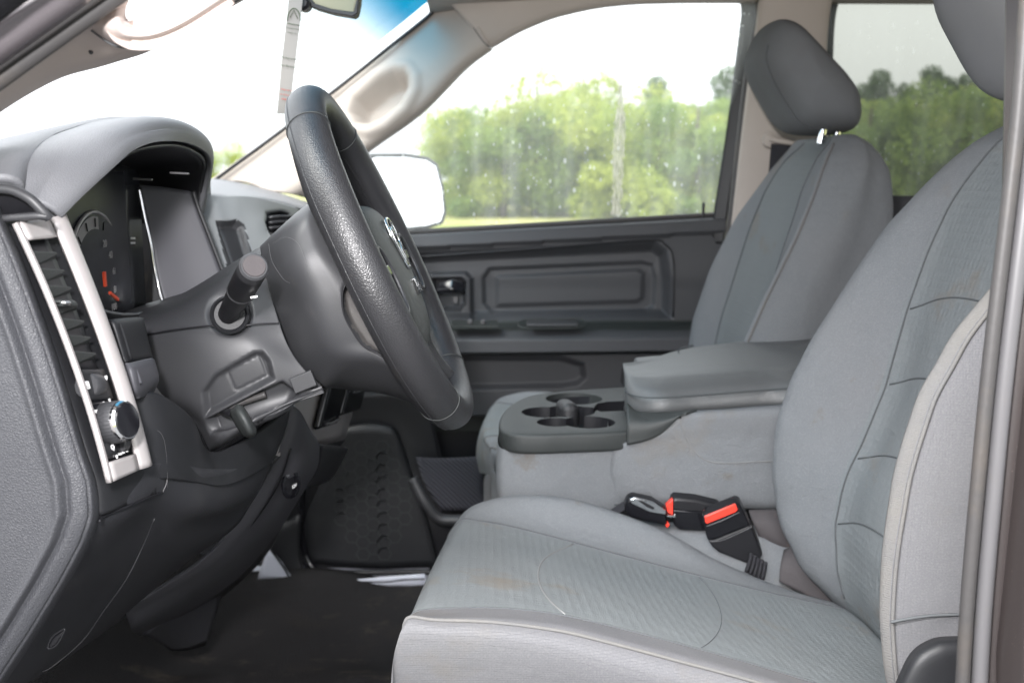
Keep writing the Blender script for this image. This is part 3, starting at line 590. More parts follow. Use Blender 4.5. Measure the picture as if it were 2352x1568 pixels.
# ================================================================ seats
def interp_row(pt, zs):
    a = sorted(pt, key=lambda q: q[1]); return np.interp(zs, [q[1] for q in a], [q[0] for q in a])
def seat_back(root, yc, crN, crF, seam, ztop, zbot, mats=None, th0=.12, back=None):
    """crN, crF, seam: lists of (x, z) of near crest, far crest and centre panel edge"""
    ns = 34; rt_ = .075; zs = np.concatenate([np.linspace(zbot, ztop-rt_, ns-10), ztop-rt_+rt_*np.sin(np.linspace(.12, 1, 10)*math.pi/2)])
    G = []
    for z in zs:
        q = max(0, (z-(ztop-rt_))/rt_); sh = math.sqrt(max(0, 1-q*q)); t = (z-zbot)/(ztop-zbot)
        xn, xf, xs = (float(interp_row(r, z)) for r in (crN, crF, seam))
        w = .255-.05*max(0, (t-.72)/.28)**1.5-.02*max(0, (.2-t)/.2)
        yy = [-w+.012, -w-.004, -w+.011, -w+.035, -w+.10, -.07, .07, w-.10, w-.035, w-.004, w, w-.03, .1, -.1, -w+.04]
        th = th0+.05*math.sin(min(1, t*1.1)*math.pi)
        if back: bx = float(interp_row(back, z)); th = bx-.02-xf
        xx = [(xn+.11+.03*t) if not back else (xn+bx)/2+.02, xn+.06, xn-.001, xn, xs-.012 if xs-.012 > xn else xn, xs+.006, xs+.006, xs, xf, xf+.03, xf+.10, xf+th, xf+th+.02, xf+th+.02, xn+th if not back else bx-.01]
        cen = np.array([(xn+xf)/2+.07 if not back else .618]); row = []
        for X, Yo in zip(xx, yy):
            X = cen[0]+(X-cen[0])*(.25+.75*sh); Yo = Yo*(.72+.28*sh); row.append((X, yc+Yo, z))
        G.append(row)
    G = np.array(G); nc = 72; n0 = G.shape[1]
    D = np.array([cr(G[i], nc, True) for i in range(len(zs))]); nr = 90
    D2 = np.array([cr(D[:, j], nr) for j in range(nc)]).transpose(1, 0, 2)
    # seams pressed into the surface of the insert
    for sc_ in (.34, .47, .60, .74):
        pass
    f = grid_faces(nr, nc, True); v = D2.reshape(-1, 3); f.append(tuple(range(nc))[::-1]); f.append(tuple(range((nr-1)*nc, nr*nc)))
    o = obj('backrest', v, f, mats or [M['cloth'], M['insert'], M['cloth_light'], M['piping']], root)
    seg = nc/n0
    for k, p in enumerate(o.data.polygons):
        if k >= (nr-1)*nc: continue
        j = k % nc; c = (j+.5)/seg
        if c < 2.0 or c > 14.0: p.material_index = 2
        elif c < 2.95: p.material_index = 3
        elif 4.0 <= c < 7.0: p.material_index = 1
    fixn(o)
    return D2, seg
def back_seams(root, D2, seg, levels):
    nr, nc = D2.shape[:2]; out = np.array([-.0008, -.0004, .0003])
    def col(c): j = c*seg; i = int(j) % nc; f = j-int(j); return D2[:, i]*(1-f)+D2[:, (i+1) % nc]*f
    tube('welt', col(2.0)[2:78]+np.array([-.0008, -.001, 0]), .0020, M['piping'], root, 8, res=90)
    tube('seam', col(4.0)[4:82]+out, .0011, M['thread_dark'], root, 6, res=90); tube('seam', col(7.0)[4:82]+out, .0011, M['thread_dark'], root, 6, res=90)
    for l in levels:
        i = int(l*nr); a = [(lambda ii, jj: D2[int(ii), int(jj)]*(1-ii%1)*(1-jj%1)+D2[int(ii)+1, int(jj)]*(ii%1)*(1-jj%1)+D2[int(ii), int(jj)+1]*(1-ii%1)*(jj%1)+D2[int(ii)+1, int(jj)+1]*(ii%1)*(jj%1))(i+3*math.sin((c-4)/3*math.pi), c*seg) + np.array([-.0003, 0, 0]) for c in np.linspace(4.05, 6.95, 14)]
        tube('seam', a, .0010, M['thread_dark'], root, 6, res=30)
def bil(G, i, j):
    a, b = int(i), int(j); x, y = i-a, j-b; a1, b1 = min(a+1, G.shape[0]-1), min(b+1, G.shape[1]-1)
    return G[a, b]*(1-x)*(1-y)+G[a1, b]*x*(1-y)+G[a, b1]*(1-x)*y+G[a1, b1]*x*y
def cushion(root, dy=0., dx=0., mats=None):
    d = np.array([dx, dy, -.035 if dy else 0.])
    def q(l, Y): return [P(u, v, Y)+d for u, v in l]
    rows = [
      q([(912, 1760), (900, 1740), (905, 1720), (930, 1715), (1010, 1720), (1130, 1730), (1280, 1745), (1400, 1770), (1550, 1800), (1700, 1830), (1850, 1870), (2030, 1910)], .90),
      q([(903, 1620), (898, 1570), (906, 1510), (926, 1490), (1000, 1490), (1130, 1500), (1280, 1525), (1400, 1560), (1550, 1600), (1700, 1645), (1850, 1690), (2030, 1745)], .868),
      q([(908, 1560), (912, 1500), (926, 1450), (940, 1418), (1000, 1424), (1130, 1429), (1280, 1448), (1400, 1476), (1550, 1516), (1700, 1556), (1850, 1600), (2030, 1655)], .88),
      q([(925, 1560), (922, 1490), (936, 1436), (952, 1406), (1010, 1398), (1130, 1396), (1265, 1408), (1400, 1437), (1560, 1478), (1720, 1522), (1880, 1570), (2050, 1620)], .93),
      q([(965, 1500), (955, 1430), (968, 1360), (1000, 1300), (1060, 1290), (1170, 1300), (1290, 1322), (1410, 1350), (1560, 1390), (1710, 1432), (1870, 1475), (2060, 1520)], 1.11),
      q([(1040, 1440), (1020, 1340), (1022, 1250), (1058, 1196), (1100, 1196), (1170, 1208), (1290, 1238), (1400, 1268), (1560, 1310), (1700, 1345), (1850, 1379), (1990, 1408)], 1.27),
      q([(1060, 1400), (1044, 1290), (1046, 1215), (1078, 1166), (1140, 1145), (1200, 1140), (1300, 1148), (1400, 1175), (1530, 1224), (1650, 1288), (1800, 1350), (1930, 1392)], 1.33),
      q([(1070, 1400), (1060, 1290), (1066, 1220), (1092, 1180), (1145, 1160), (1205, 1155), (1300, 1163), (1400, 1192), (1530, 1242), (1650, 1305), (1800, 1365), (1930, 1405)], 1.365),
      q([(1085, 1500), (1075, 1380), (1080, 1300), (1100, 1260), (1150, 1250), (1205, 1250), (1300, 1260), (1400, 1290), (1530, 1330), (1650, 1380), (1800, 1440), (1930, 1480)], 1.37)]
    if dy:
        for k_, (a_, b_) in enumerate([(.07, -.02), (.06, -.03), (.05, -.035), (.03, -.012), (.01, 0)]):
            rows[k_] = [q_+np.array([a_*max(0, 1-i_/6), 0, b_*(1 if i_ < 8 else .6)]) for i_, q_ in enumerate(rows[k_])]
    nc, nr = 90, 88
    R = np.array([cr(r, nc) for r in rows]); G = np.array([cr(R[:, j], nr) for j in range(nc)]).transpose(1, 0, 2)
    # gentle dents of a used cushion
    Nn = normals(G); r0 = np.random.default_rng(3)
    f = grid_faces(nr, nc); o = obj('seat_cushion', G.reshape(-1, 3), f, mats or [M['cloth'], M['insert'], M['cloth_light'], M['piping']], root)
    for k, p in enumerate(o.data.polygons):
        i = k//(nc-1); c = (i+.5)/(nr-1)*8
        if c < 2.0: p.material_index = 2
        elif c < 3.0: p.material_index = 2
        elif c < 5.0: p.material_index = 1
    fixn(o)
    def row(c): i = c/8*(nr-1); a = int(i); t = i-a; return G[a]*(1-t)+G[min(a+1, nr-1)]*t
    tube('welt', row(2.0)[14:]+np.array([0, -.001, .0008]), .0017, M['piping'], root, 8, res=100)
    tube('welt', row(2.0)[:24]+np.array([-.0006, -.001, 0]), .0014, M['piping'], root, 8, res=40)
    tube('seam', row(3.0)[18:]+np.array([0, 0, .0002]), .0007, M['thread_dark'], root, 6, res=100)
    tube('seam', row(5.0)[18:]+np.array([0, 0, .0002]), .0012, M['thread_dark'], root, 6, res=100)
    for (j0, bend) in ((51, -6), (67, 3)):
        a = [bil(G, c/8*(nr-1), j0+bend*math.sin((c-3)/2*math.pi))+np.array([0, 0, .0002]) for c in np.linspace(3.05, 4.95, 16)]
        tube('seam', a, .0009 if j0 < 60 else .0005, M['thread'] if j0 < 60 else M['thread_dark'], root, 6, res=30)
    return G
def seat_base(root, yc):
    box('seat_base', (.18, yc, .855), (.19, 0, 0), (0, .215, 0), (0, 0, .085), M['cloth_light'], root, .03, 4)
    box('seat_rail', (.20, yc, .745), (.20, 0, 0), (0, .20, 0), (0, 0, .03), M['black'], root, .005)
ds = thing('driver_seat', 'grey cloth driver seat nearest the camera with honeycomb centre and pale welts', 'seat', (.2, 1.11, .72), 'front seats of the cab')
cushion(ds); seat_base(ds, 1.12)
crF = [(.49, .95), (.462, .992), (.419, 1.032), (.388, 1.095), (.378, 1.163), (.381, 1.227), (.400, 1.29), (.423, 1.341), (.464, 1.413), (.51, 1.49), (.561, 1.555), (.602, 1.598), (.644, 1.63), (.66, 1.66)]
crN = [(.40, 1.02), (.375, 1.07), (.362, 1.12), (.357, 1.17), (.358, 1.226), (.366, 1.3), (.382, 1.363), (.409, 1.418), (.439, 1.46), (.50, 1.53), (.56, 1.59), (.60, 1.63)]
seam_ = [(.50, .97), (.462, 1.0), (.444, 1.05), (.441, 1.116), (.451, 1.177), (.471, 1.222), (.496, 1.293), (.517, 1.389), (.537, 1.457), (.562, 1.53), (.602, 1.598), (.64, 1.63)]
D2, sg = seat_back(ds, 1.11, crN, crF, seam_, 1.645, .985)
back_seams(ds, D2, sg, (.163, .266, .372, .488))
# seat side shield (recliner cover)
patch('recliner_cover', [[(2030, 1640, .84), (2060, 1560, .84), (2090, 1500, .845), (2130, 1470, .85), (2180, 1460, .85), (2320, 1462, .85)],
                         [(2050, 1650, .825), (2075, 1575, .825), (2105, 1518, .825), (2145, 1490, .825), (2190, 1480, .825), (2320, 1480, .825)],
                         [(2080, 1700, .82), (2100, 1640, .82), (2130, 1590, .82), (2170, 1570, .82), (2200, 1560, .82), (2320, 1560, .82)],
                         [(2090, 1800, .82), (2110, 1740, .82), (2140, 1700, .82), (2170, 1680, .82), (2200, 1670, .82), (2320, 1670, .82)]], M['pad_dark'], ds, 20, 24, thick=.01)
tube('seam', pts([(2046, 1428, .853), (2100, 1418, .85), (2160, 1412, .85), (2250, 1410, .852)]), .0014, M['thread_dark'], ds, 6)
ps = thing('passenger_seat', 'grey cloth front passenger seat by the far door', 'seat', (.25, 1.965, .72), 'front seats of the cab')
cushion(ps, .855, .05, [M['cloth'], M['insert'], M['cloth'], M['cloth']]); seat_base(ps, 1.98)
pF = [(.47, .98), (.43, 1.06), (.425, 1.13), (.428, 1.203), (.435, 1.254), (.469, 1.363), (.519, 1.47), (.57, 1.55), (.60, 1.603), (.61, 1.63)]
pN = [(.47, .98), (.42, 1.1), (.42, 1.2), (.430, 1.263), (.465, 1.35), (.506, 1.44), (.545, 1.53), (.566, 1.585), (.575, 1.61), (.58, 1.64)]
pS = [(.52, .98), (.47, 1.1), (.468, 1.2), (.48, 1.263), (.505, 1.35), (.53, 1.44), (.56, 1.53), (.59, 1.59), (.62, 1.62)]
D3, sg3 = seat_back(ps, 1.965, pN, pF, pS, 1.625, .985, [M['cloth'], M['insert'], M['cloth'], M['cloth']], .075, [(.60, 1.0), (.61, 1.1), (.622, 1.2), (.654, 1.354), (.686, 1.442), (.694, 1.5), (.692, 1.557), (.685, 1.6), (.68, 1.63)])
back_seams(ps, D3, sg3, ())
def headrest(root, prof, yc, w, m):
    """prof: closed (x, z) side outline; w half width; rounded towards both sides"""
    p = cr([np.array([a, 0, b]) for a, b in prof], 48, True); c = p.mean(0); G = []
    for t in np.linspace(-1, 1, 25):
        s = (1-abs(t)**3.2)**.42 if abs(t) < 1 else 0.0; s = max(s, .02)
        G.append(np.array([c[0], yc+t*w, c[2]])+(p-c)*(.0+1.0*s))
    G = np.array(G); f = grid_faces(25, 48, True)+[tuple(range(48)), tuple(range(24*48, 25*48))[::-1]]
    o = obj('headrest', G.reshape(-1, 3), f, m, root); fixn(o); return o, G
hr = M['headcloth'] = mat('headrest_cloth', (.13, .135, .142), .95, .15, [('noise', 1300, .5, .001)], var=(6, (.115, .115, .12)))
prof = [(.487, 1.80), (.475, 1.765), (.482, 1.73), (.505, 1.69), (.535, 1.645), (.56, 1.627), (.60, 1.622), (.648, 1.628), (.662, 1.65), (.655, 1.69), (.63, 1.725), (.595, 1.76), (.56, 1.795), (.53, 1.82), (.505, 1.822)]
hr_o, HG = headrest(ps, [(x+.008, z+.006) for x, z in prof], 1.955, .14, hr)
tube('seam', HG[5][[2, 3, 4, 5, 8, 11, 14, 17]]+np.array([-.001, -.001, 0]), .0008, M['thread_dark'], hr_o, 6)
for u, Y in ((1886, 1.88), (1919, 1.90)): lathe('headrest_post', (P(u, 322, Y)), (.15, 0, 1), [(-.006, .0065), (.05, .0065)], M['chrome'], ps, 16)
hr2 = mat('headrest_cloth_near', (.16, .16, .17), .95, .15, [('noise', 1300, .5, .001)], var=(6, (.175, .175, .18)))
profd = [(x+.012, z+.005) for x, z in prof]
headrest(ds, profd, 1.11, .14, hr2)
for y in (1.05, 1.17): lathe('headrest_post', (.615, y, 1.6), (.1, 0, 1), [(0, .0065), (.07, .0065)], M['chrome'], ds, 16)
# passenger belt
bl = thing('shoulder_belt', 'black shoulder belt webbing on beige guide behind passenger headrest', 'seat belt', tuple(P(1780, 330, 2.19)))
lathe('belt_guide', P(1768, 322, 2.195), (0, -1, 0), [(0, .017), (.012, .016), (.016, .010)], M['beige_far'], bl, 24)
tube('belt_loop', pts([(1768, 318, 2.175), (1795, 325, 2.17), (1845, 330, 2.17), (1862, 330, 2.175)]), .006, M['beige_far'], bl, 8)
patch('webbing', [[(1772, 330, 2.17), (1768, 370, 2.165), (1764, 430, 2.15), (1758, 560, 2.12)], [(1822, 334, 2.17), (1820, 370, 2.165), (1816, 430, 2.15), (1810, 560, 2.12)]], M['web'], bl, 4, 16, thick=.002)

# ================================================================ centre console seat section
con = thing('centre_console', 'grey cloth folding centre console with black cupholder tray and vinyl armrest', 'console', (.35, 1.56, .9))
ZT = 1.204
outl = [(1150, 985), (1146, 965), (1156, 944), (1175, 927), (1215, 908), (1290, 897), (1430, 888), (1560, 880)]
near = [(1560, 972), (1500, 984), (1404, 992), (1300, 996), (1240, 998), (1180, 996)]
top = [PZ(u, v, ZT) for u, v in outl]+[PZ(u, v, ZT) for u, v in near]
tp = cr(top, 60, True)
YE = float(min(q[1] for q in tp))+.006
tray = prism('cup_tray', tp, (0, 0, -.028), M['tray'], con, .005, 3)
def cutter(shape, depth=.06):
    o = prism('cut', shape, (0, 0, -depth), M['black'], con); b = bpy.context; return o
def circ(u, v, r, n=28): c = PZ(u, v, ZT)+np.array([0, 0, .01]); return [c+np.array([r*math.cos(a), r*math.sin(a), 0]) for a in np.linspace(0, 2*math.pi, n, endpoint=False)]
cuts = []
for nm, c_, r_ in [('a', (1318, 915), .045), ('b', (1253, 946), .036), ('c', (1352, 969), .038), ('d', (1276, 969), .027), ('e', (1306, 944), .040)]:
    cuts.append(circ(*c_, r_))
slot = [PZ(u, v, ZT)+np.array([0, 0, .01]) for u, v in [(1362, 938), (1372, 926), (1395, 922), (1440, 920), (1450, 942), (1380, 945)]]
tri = circ(1345, 940, .018, 16)
def join_cut(lst):
    ob = []
    for s_ in lst:
        n = len(s_); v = np.vstack([s_, np.array(s_)-np.array([0, 0, .085])])
        f = [tuple(range(n)), tuple(range(2*n-1, n-1, -1))]+[(i, i+n, (i+1) % n+n, (i+1) % n) for i in range(n)]
        o = obj('cut', v, f, M['black'], con, smooth=False); fixn(o); ob.append(o)
    return ob
def ev_bool(target, cutters):
    dg = bpy.context.evaluated_depsgraph_get
    for c in cutters:
        m = target.modifiers.new('b', 'BOOLEAN'); m.operation = 'DIFFERENCE'; m.solver = 'EXACT'; m.object = c
    bpy.context.view_layer.update(); me = bpy.data.meshes.new_from_object(target.evaluated_get(dg()))
    target.modifiers.clear(); target.data = me
    for c in cutters: bpy.data.objects.remove(c)
ev_bool(tray, join_cut(cuts+[slot, tri]))
try:
    tray.data.materials.append(M['black'])
    for p_ in tray.data.polygons:
        c_ = p_.center+Vector(con.location)
        if abs(p_.normal.z) < .5 and any((c_[0]-np.mean([q[0] for q in k_]))**2+(c_[1]-np.mean([q[1] for q in k_]))**2 < .0445**2 for k_ in cuts+[slot, tri]) and c_[1] > YE: p_.material_index = len(tray.data.materials)-1
    tray.data.set_sharp_from_angle(angle=math.radians(35))
except Exception: pass
# cup wells: one dark bowl under the holes
wl = [PZ(u, v, ZT)-np.array([0, 0, .004]) for u, v in [(1190, 952), (1230, 925), (1290, 908), (1370, 905), (1445, 918), (1450, 945), (1400, 960), (1395, 984), (1340, 990), (1250, 988), (1200, 970)]]
wlo = np.array(cr(wl, 40, True)); n_ = 40
bw = np.vstack([wlo, wlo-np.array([0, 0, .075])]); obj('cup_well', bw, [(i, (i+1) % n_, (i+1) % n_+n_, i+n_) for i in range(n_)]+[tuple(range(n_, 2*n_))], M['black'], con)
mod_solid(con.children[-1] if con.children else bpy.data.objects['cup_well'], .001)
box('cup_divider', PZ(1302, 958, ZT-.014), (.013, .004, 0), (-.006, .024, 0), (0, 0, .026), M['leather_s'], con, .012, 5)
# upholstered body
zb = 1.085
body0 = cr([PZ(u, v, ZT) for u, v in [(1148, 985), (1144, 962), (1156, 942), (1178, 925), (1215, 908), (1290, 897), (1430, 888)]]+[np.array([.85, 1.695, ZT]), np.array([.85, 1.425, ZT])]+[PZ(u, v, ZT) for u, v in [(1600, 978), (1404, 989), (1300, 993), (1240, 995), (1180, 992)]], 90, True)
cb = body0.mean(0); G = []
prof_c = [(-.026, 1.0, .998), (-.045, 1.01, 1.0), (-.07, 1.012, 1.005), (-.095, 1.008, 1.005), (-.112, .992, .99), (-.118, .97, .95)]
for dz, sx, sy in prof_c:
    r = body0.copy(); r[:, 2] = ZT+dz; r[:, 0] = cb[0]+(r[:, 0]-cb[0])*sx; r[:, 1] = cb[1]+(r[:, 1]-cb[1])*sy; G.append(r)
G = np.array(G); Gd = np.array([cr(G[:, j], 20) for j in range(90)]).transpose(1, 0, 2)
o = obj('upholstered_base', Gd.reshape(-1, 3), grid_faces(20, 90, True)+[tuple(range(19*90, 20*90))[::-1]], M['cloth'], con); fixn(o)
tube('seam', pts([(1200, 1135, 1.418), (1300, 1150, 1.416), (1420, 1159, 1.414), (1600, 1165, 1.414), (1800, 1166, 1.414)]), .0014, M['thread_dark'], con, 6)
YN = float(PZ(1404, 992, ZT)[1])-.0012
patch('side_panel', [[(1556, 944, YN+.02), (1660, 938, YN+.02), (1760, 930, YN+.02), (1900, 922, YN+.02)], [(1562, 954, YN+.002), (1660, 950, YN), (1760, 945, YN), (1900, 938, YN)], [(1514, 998, YN), (1640, 1000, YN), (1760, 1000, YN), (1900, 1000, YN)], [(1420, 1024, YN+.006), (1600, 1030, YN-.001), (1760, 1034, YN-.001), (1900, 1034, YN-.001)], [(1400, 1080, YN+.008), (1600, 1090, YN-.002), (1760, 1095, YN-.002), (1900, 1095, YN-.002)], [(1400, 1130, YN+.012), (1600, 1145, YN), (1760, 1150, YN), (1900, 1150, YN)], [(1400, 1160, YN+.02), (1600, 1168, YN+.012), (1760, 1170, YN+.012), (1900, 1170, YN+.012)]], M['cloth'], con, 24, 24, thick=.004)
tube('seam', pts([(1560, 960, YN-.001), (1572, 995, YN-.001), (1590, 1030, YN-.001), (1620, 1056, YN-.002), (1660, 1063, YN-.003), (1720, 1061, YN-.003), (1830, 1056, YN-.003)]), .0009, M['thread'], con, 6)
# tray lip sweeping up to the lid
patch('tray_shoulder', [[(1440, 925, YN+.03), (1470, 945, YN+.02), (1540, 945, YN+.012), (1600, 938, YN+.01)], [(1440, 972, YN+.003), (1490, 974, YN-.001), (1530, 966, YN-.002), (1575, 946, YN-.001)], [(1440, 1022, YN-.001), (1480, 1013, YN-.002), (1520, 995, YN-.002), (1562, 955, YN-.002)]], M['tray'], con, 16, 20, thick=.004)
# armrest lid
lid_out = [(1438, 896), (1436, 884), (1447, 866), (1474, 846), (1515, 828), (1570, 814), (1650, 803), (1760, 790), (1900, 784)]
lid_near = [(1900, 908), (1760, 918), (1600, 928), (1520, 935), (1466, 932)]
def lidz(x): return 1.243+(x-.15)*.055
def PL(u, v):
    q = PZ(u, v, 1.25)
    for _ in range(4): q = PZ(u, v, lidz(q[0]))
    return q
L0 = cr([PL(u, v) for u, v in lid_out]+[PL(u, v-28) for u, v in lid_near], 90, True); cl = L0.mean(0); G = []
for dz, ins in [(-.034, .014), (-.031, .003), (-.022, -.004), (-.010, -.002), (-.001, .004), (.007, .014), (.014, .03), (.019, .05), (.021, .09)]:
    r = L0.copy(); d = r-cl; ln = np.linalg.norm(d[:, :2], axis=1)[:, None]
    # inset by moving each point towards the spine of the lid
    sp = r.copy(); sp[:, 0] = np.clip(r[:, 0], cl[0]-.12, cl[0]+.4); sp[:, 1] = cl[1]; dd = r-sp; dn = np.linalg.norm(dd[:, :2], axis=1)[:, None]+1e-9
    r[:, :2] -= dd[:, :2]/dn*np.minimum(ins, dn*.9); r[:, 2] += dz; G.append(r)
G = np.array(G); Gd = np.array([cr(G[:, j], 30) for j in range(90)]).transpose(1, 0, 2)
lid = obj('armrest_lid', Gd.reshape(-1, 3), grid_faces(30, 90, True)+[tuple(range(90)), tuple(range(29*90, 30*90))[::-1]], M['vinyl'], con); fixn(lid)
tube('seam', [PL(u, v)+np.array([0, -.001, -.0005]) for u, v in [(1445, 875), (1436, 893), (1450, 905), (1500, 911), (1600, 905), (1760, 893), (1900, 884)]], .0011, M['thread_dark'], lid, 6)
tube('seam', [PL(u, v)+np.array([0, 0, .0195]) for u, v in [(1590, 820), (1562, 828), (1560, 842), (1590, 856), (1660, 862), (1760, 857), (1900, 848)]], .0016, M['thread_dark'], lid, 6)
box('armrest_latch', PL(1492, 850)+np.array([0, 0, .010]), (.022, 0, .002), (0, .03, 0), (0, 0, .008), M['vinyl'], lid, .006, 4)
box('armrest_latch', PL(1437, 866)+np.array([.002, 0, -.002]), (.006, 0, 0), (0, .028, 0), (.001, 0, .012), M['gloss'], lid, .003, 3)

# ================================================================ buckles
def buckle_box(u0, v0, u1, v1, Y, w, t):
    pass
b1 = thing('belt_buckle', 'upright black belt buckle with red release button between seat and console', 'seat belt buckle', tuple(P(1700, 1280, 1.34)), 'belt buckles beside the driver seat')
Yb = 1.36
prism('buckle_body', [P(u, v, Yb) for u, v in [(1612, 1190), (1616, 1183), (1690, 1153), (1700, 1157), (1722, 1205), (1640, 1238), (1625, 1240)]], (.004, .022, .004), M['gloss'], b1, .002)
prism('buckle_body', [P(u, v, Yb-.001) for u, v in [(1625, 1240), (1640, 1240), (1724, 1206), (1745, 1255), (1752, 1275), (1730, 1300), (1650, 1268), (1635, 1255)]], (.004, .024, .004), M['black'], b1, .003)
prism('release_button', [P(u, v, Yb-.002) for u, v in [(1618, 1186), (1689, 1157), (1695, 1170), (1690, 1176), (1624, 1203), (1620, 1200)]], (.002, .018, .004), M['red'], b1, .001)
tube('buckle_rim', pts([(1623, 1208, Yb-.003), (1660, 1194, Yb-.003), (1698, 1176, Yb-.003)]), .0007, M['seal_light'], b1, 6, res=8)
tube('buckle_rim', pts([(1634, 1243, Yb-.003), (1660, 1240, Yb-.003), (1722, 1212, Yb-.003), (1724, 1206, Yb-.003)]), .0005, M['seal_light'], b1, 6, res=12)
patch('webbing', [[(1728, 1262, 1.37), (1752, 1290, 1.37), (1768, 1310, 1.37)], [(1765, 1262, 1.385), (1785, 1285, 1.385), (1792, 1310, 1.385)]], M['web'], b1, 5, 8, thick=.002)
for k in range(5): tube('webbing_fold', pts([(1726+k*8, 1270+k*5, 1.352), (1722+k*8, 1290+k*6, 1.352), (1714+k*9, 1312+k*5, 1.355)]), .003, M['web'], b1, 6, res=8)
b2 = thing('belt_buckle', 'black belt buckle lying flat against the console with red slot', 'seat belt buckle', tuple(P(1580, 1190, 1.39)), 'belt buckles beside the driver seat')
prism('buckle_body', [P(u, v, 1.385) for u, v in [(1543, 1148), (1553, 1143), (1600, 1147), (1655, 1160), (1665, 1180), (1650, 1222), (1560, 1218), (1546, 1205)]], (.0, .02, .004), M['black'], b2, .004)
prism('buckle_body', [P(u, v, 1.380) for u, v in [(1546, 1170), (1650, 1178), (1648, 1220), (1562, 1216), (1548, 1204)]], (.0, .01, .0), M['gloss'], b2, .002)
prism('release_button', [P(u, v, 1.378) for u, v in [(1530, 1160), (1546, 1145), (1546, 1182), (1534, 1178)]], (0, .01, 0), M['red'], b2, .001)
prism('release_button', [P(u, v, 1.376) for u, v in [(1528, 1206), (1536, 1200), (1538, 1206), (1532, 1212)]], (0, .01, 0), M['red'], b2, .0005)
lt = thing('latch_plate', 'silver and black belt latch plate clicked into the lying buckle', 'latch plate', tuple(P(1490, 1170, 1.38)))
prism('latch_grip', [P(u, v, 1.372) for u, v in [(1436, 1160), (1442, 1146), (1455, 1140), (1500, 1150), (1532, 1170), (1532, 1208), (1500, 1202), (1450, 1190), (1436, 1178)]], (0, .018, .003), M['gloss'], lt, .004)
prism('latch_chrome', [P(u, v, 1.369) for u, v in [(1447, 1147), (1458, 1142), (1500, 1152), (1530, 1172), (1529, 1182), (1492, 1176), (1450, 1156)]], (0, .006, 0), M['chrome'], lt, .001)
prism('latch_slot', [P(u, v, 1.367) for u, v in [(1466, 1150), (1474, 1150), (1504, 1166), (1500, 1170), (1486, 1164)]], (0, .002, 0), M['black'], lt, .0005)
box('latch_tongue', P(1540, 1182, 1.38), (.006, 0, -.0005), (0, .006, 0), (0, 0, .0015), M['chrome'], lt, .0003)
patch('webbing', [[(1400, 1172, 1.39), (1425, 1155, 1.39), (1450, 1136, 1.39)], [(1405, 1185, 1.38), (1430, 1172, 1.38), (1448, 1158, 1.38)]], M['web'], lt, 5, 10, thick=.004)
bt = thing('buckle_boot', 'dusty dark cloth boot lying in the gap behind the buckles', 'boot', tuple(P(1800, 1250, 1.39)))
patch('boot_cloth', [[(1720, 1170, 1.40), (1780, 1168, 1.40), (1850, 1172, 1.42)], [(1730, 1200, 1.385), (1790, 1205, 1.38), (1850, 1215, 1.40)], [(1745, 1235, 1.385), (1800, 1250, 1.375), (1850, 1262, 1.39)], [(1765, 1250, 1.39), (1815, 1268, 1.385), (1850, 1275, 1.40)]], M['boot'], bt, 14, 14, thick=.006)
patch('boot_cloth', [[(1800, 1262, 1.365), (1830, 1250, 1.35), (1880, 1250, 1.35)], [(1792, 1300, 1.345), (1850, 1310, 1.335), (1910, 1335, 1.33)], [(1790, 1335, 1.34), (1850, 1365, 1.33), (1940, 1410, 1.32)]], M['boot'], bt, 14, 14, thick=.006)
# bench of cloth between seat and console
gap = thing('seat_bridge', 'grey cloth filler panel in the gap between driver seat and console', 'seat panel', (.4, 1.40, 1.0))
patch('filler_cloth', [[(1150, 1150, 1.42), (1400, 1190, 1.42), (1640, 1200, 1.42), (1900, 1215, 1.42)], [(1150, 1190, 1.40), (1400, 1220, 1.39), (1640, 1230, 1.38), (1900, 1260, 1.38)], [(1150, 1240, 1.38), (1400, 1280, 1.36), (1640, 1330, 1.35), (1950, 1430, 1.35)]], M['cloth'], gap, 12, 20, thick=.01)

# ================================================================ dashboard
dash = thing('dashboard', 'dark grey dashboard with hooded instruments, silver framed vent and scuffed knee panel', 'dashboard', (-.4, 1.4, 1.2))
lip = [(125, 495, .84), (180, 440, .86), (240, 388, .89), (290, 347, .93), (350, 328, 1.0), (410, 326, 1.12), (455, 345, 1.25), (470, 370, 1.33), (462, 420, 1.36), (448, 484, 1.37)]
r1 = [(112, 486, .835), (168, 428, .855), (228, 374, .885), (280, 330, .925), (345, 305, 1.0), (412, 303, 1.12), (460, 328, 1.26), (476, 360, 1.345), (468, 420, 1.375), (455, 486, 1.385)]
r2 = [(75, 468, .83), (125, 400, .85), (180, 345, .88), (245, 308, .92), (330, 288, 1.0), (405, 293, 1.13), (454, 318, 1.28), (472, 352, 1.37), (464, 420, 1.40), (455, 486, 1.41)]
r3 = [(30, 445, .82), (60, 392, .84), (110, 347, .88), (170, 318, .93), (265, 293, 1.02), (370, 296, 1.16), (430, 326, 1.31), (450, 362, 1.42), (452, 430, 1.45), (450, 490, 1.46)]
r4 = [(-100, 430, .80), (-80, 385, .84), (-20, 350, .9), (60, 328, .96), (180, 306, 1.08), (290, 308, 1.25), (380, 338, 1.40), (420, 388, 1.52), (430, 440, 1.55), (440, 490, 1.56)]
r5 = [(np.array([-.74, .80+i*.1, 1.50+.02*math.sin(i/9*3.14)]),) for i in range(10)]
patch('cluster_hood', [lip, r1, r2, r3, r4, r5], M['hood'], dash, 60, 80, thick=.008)
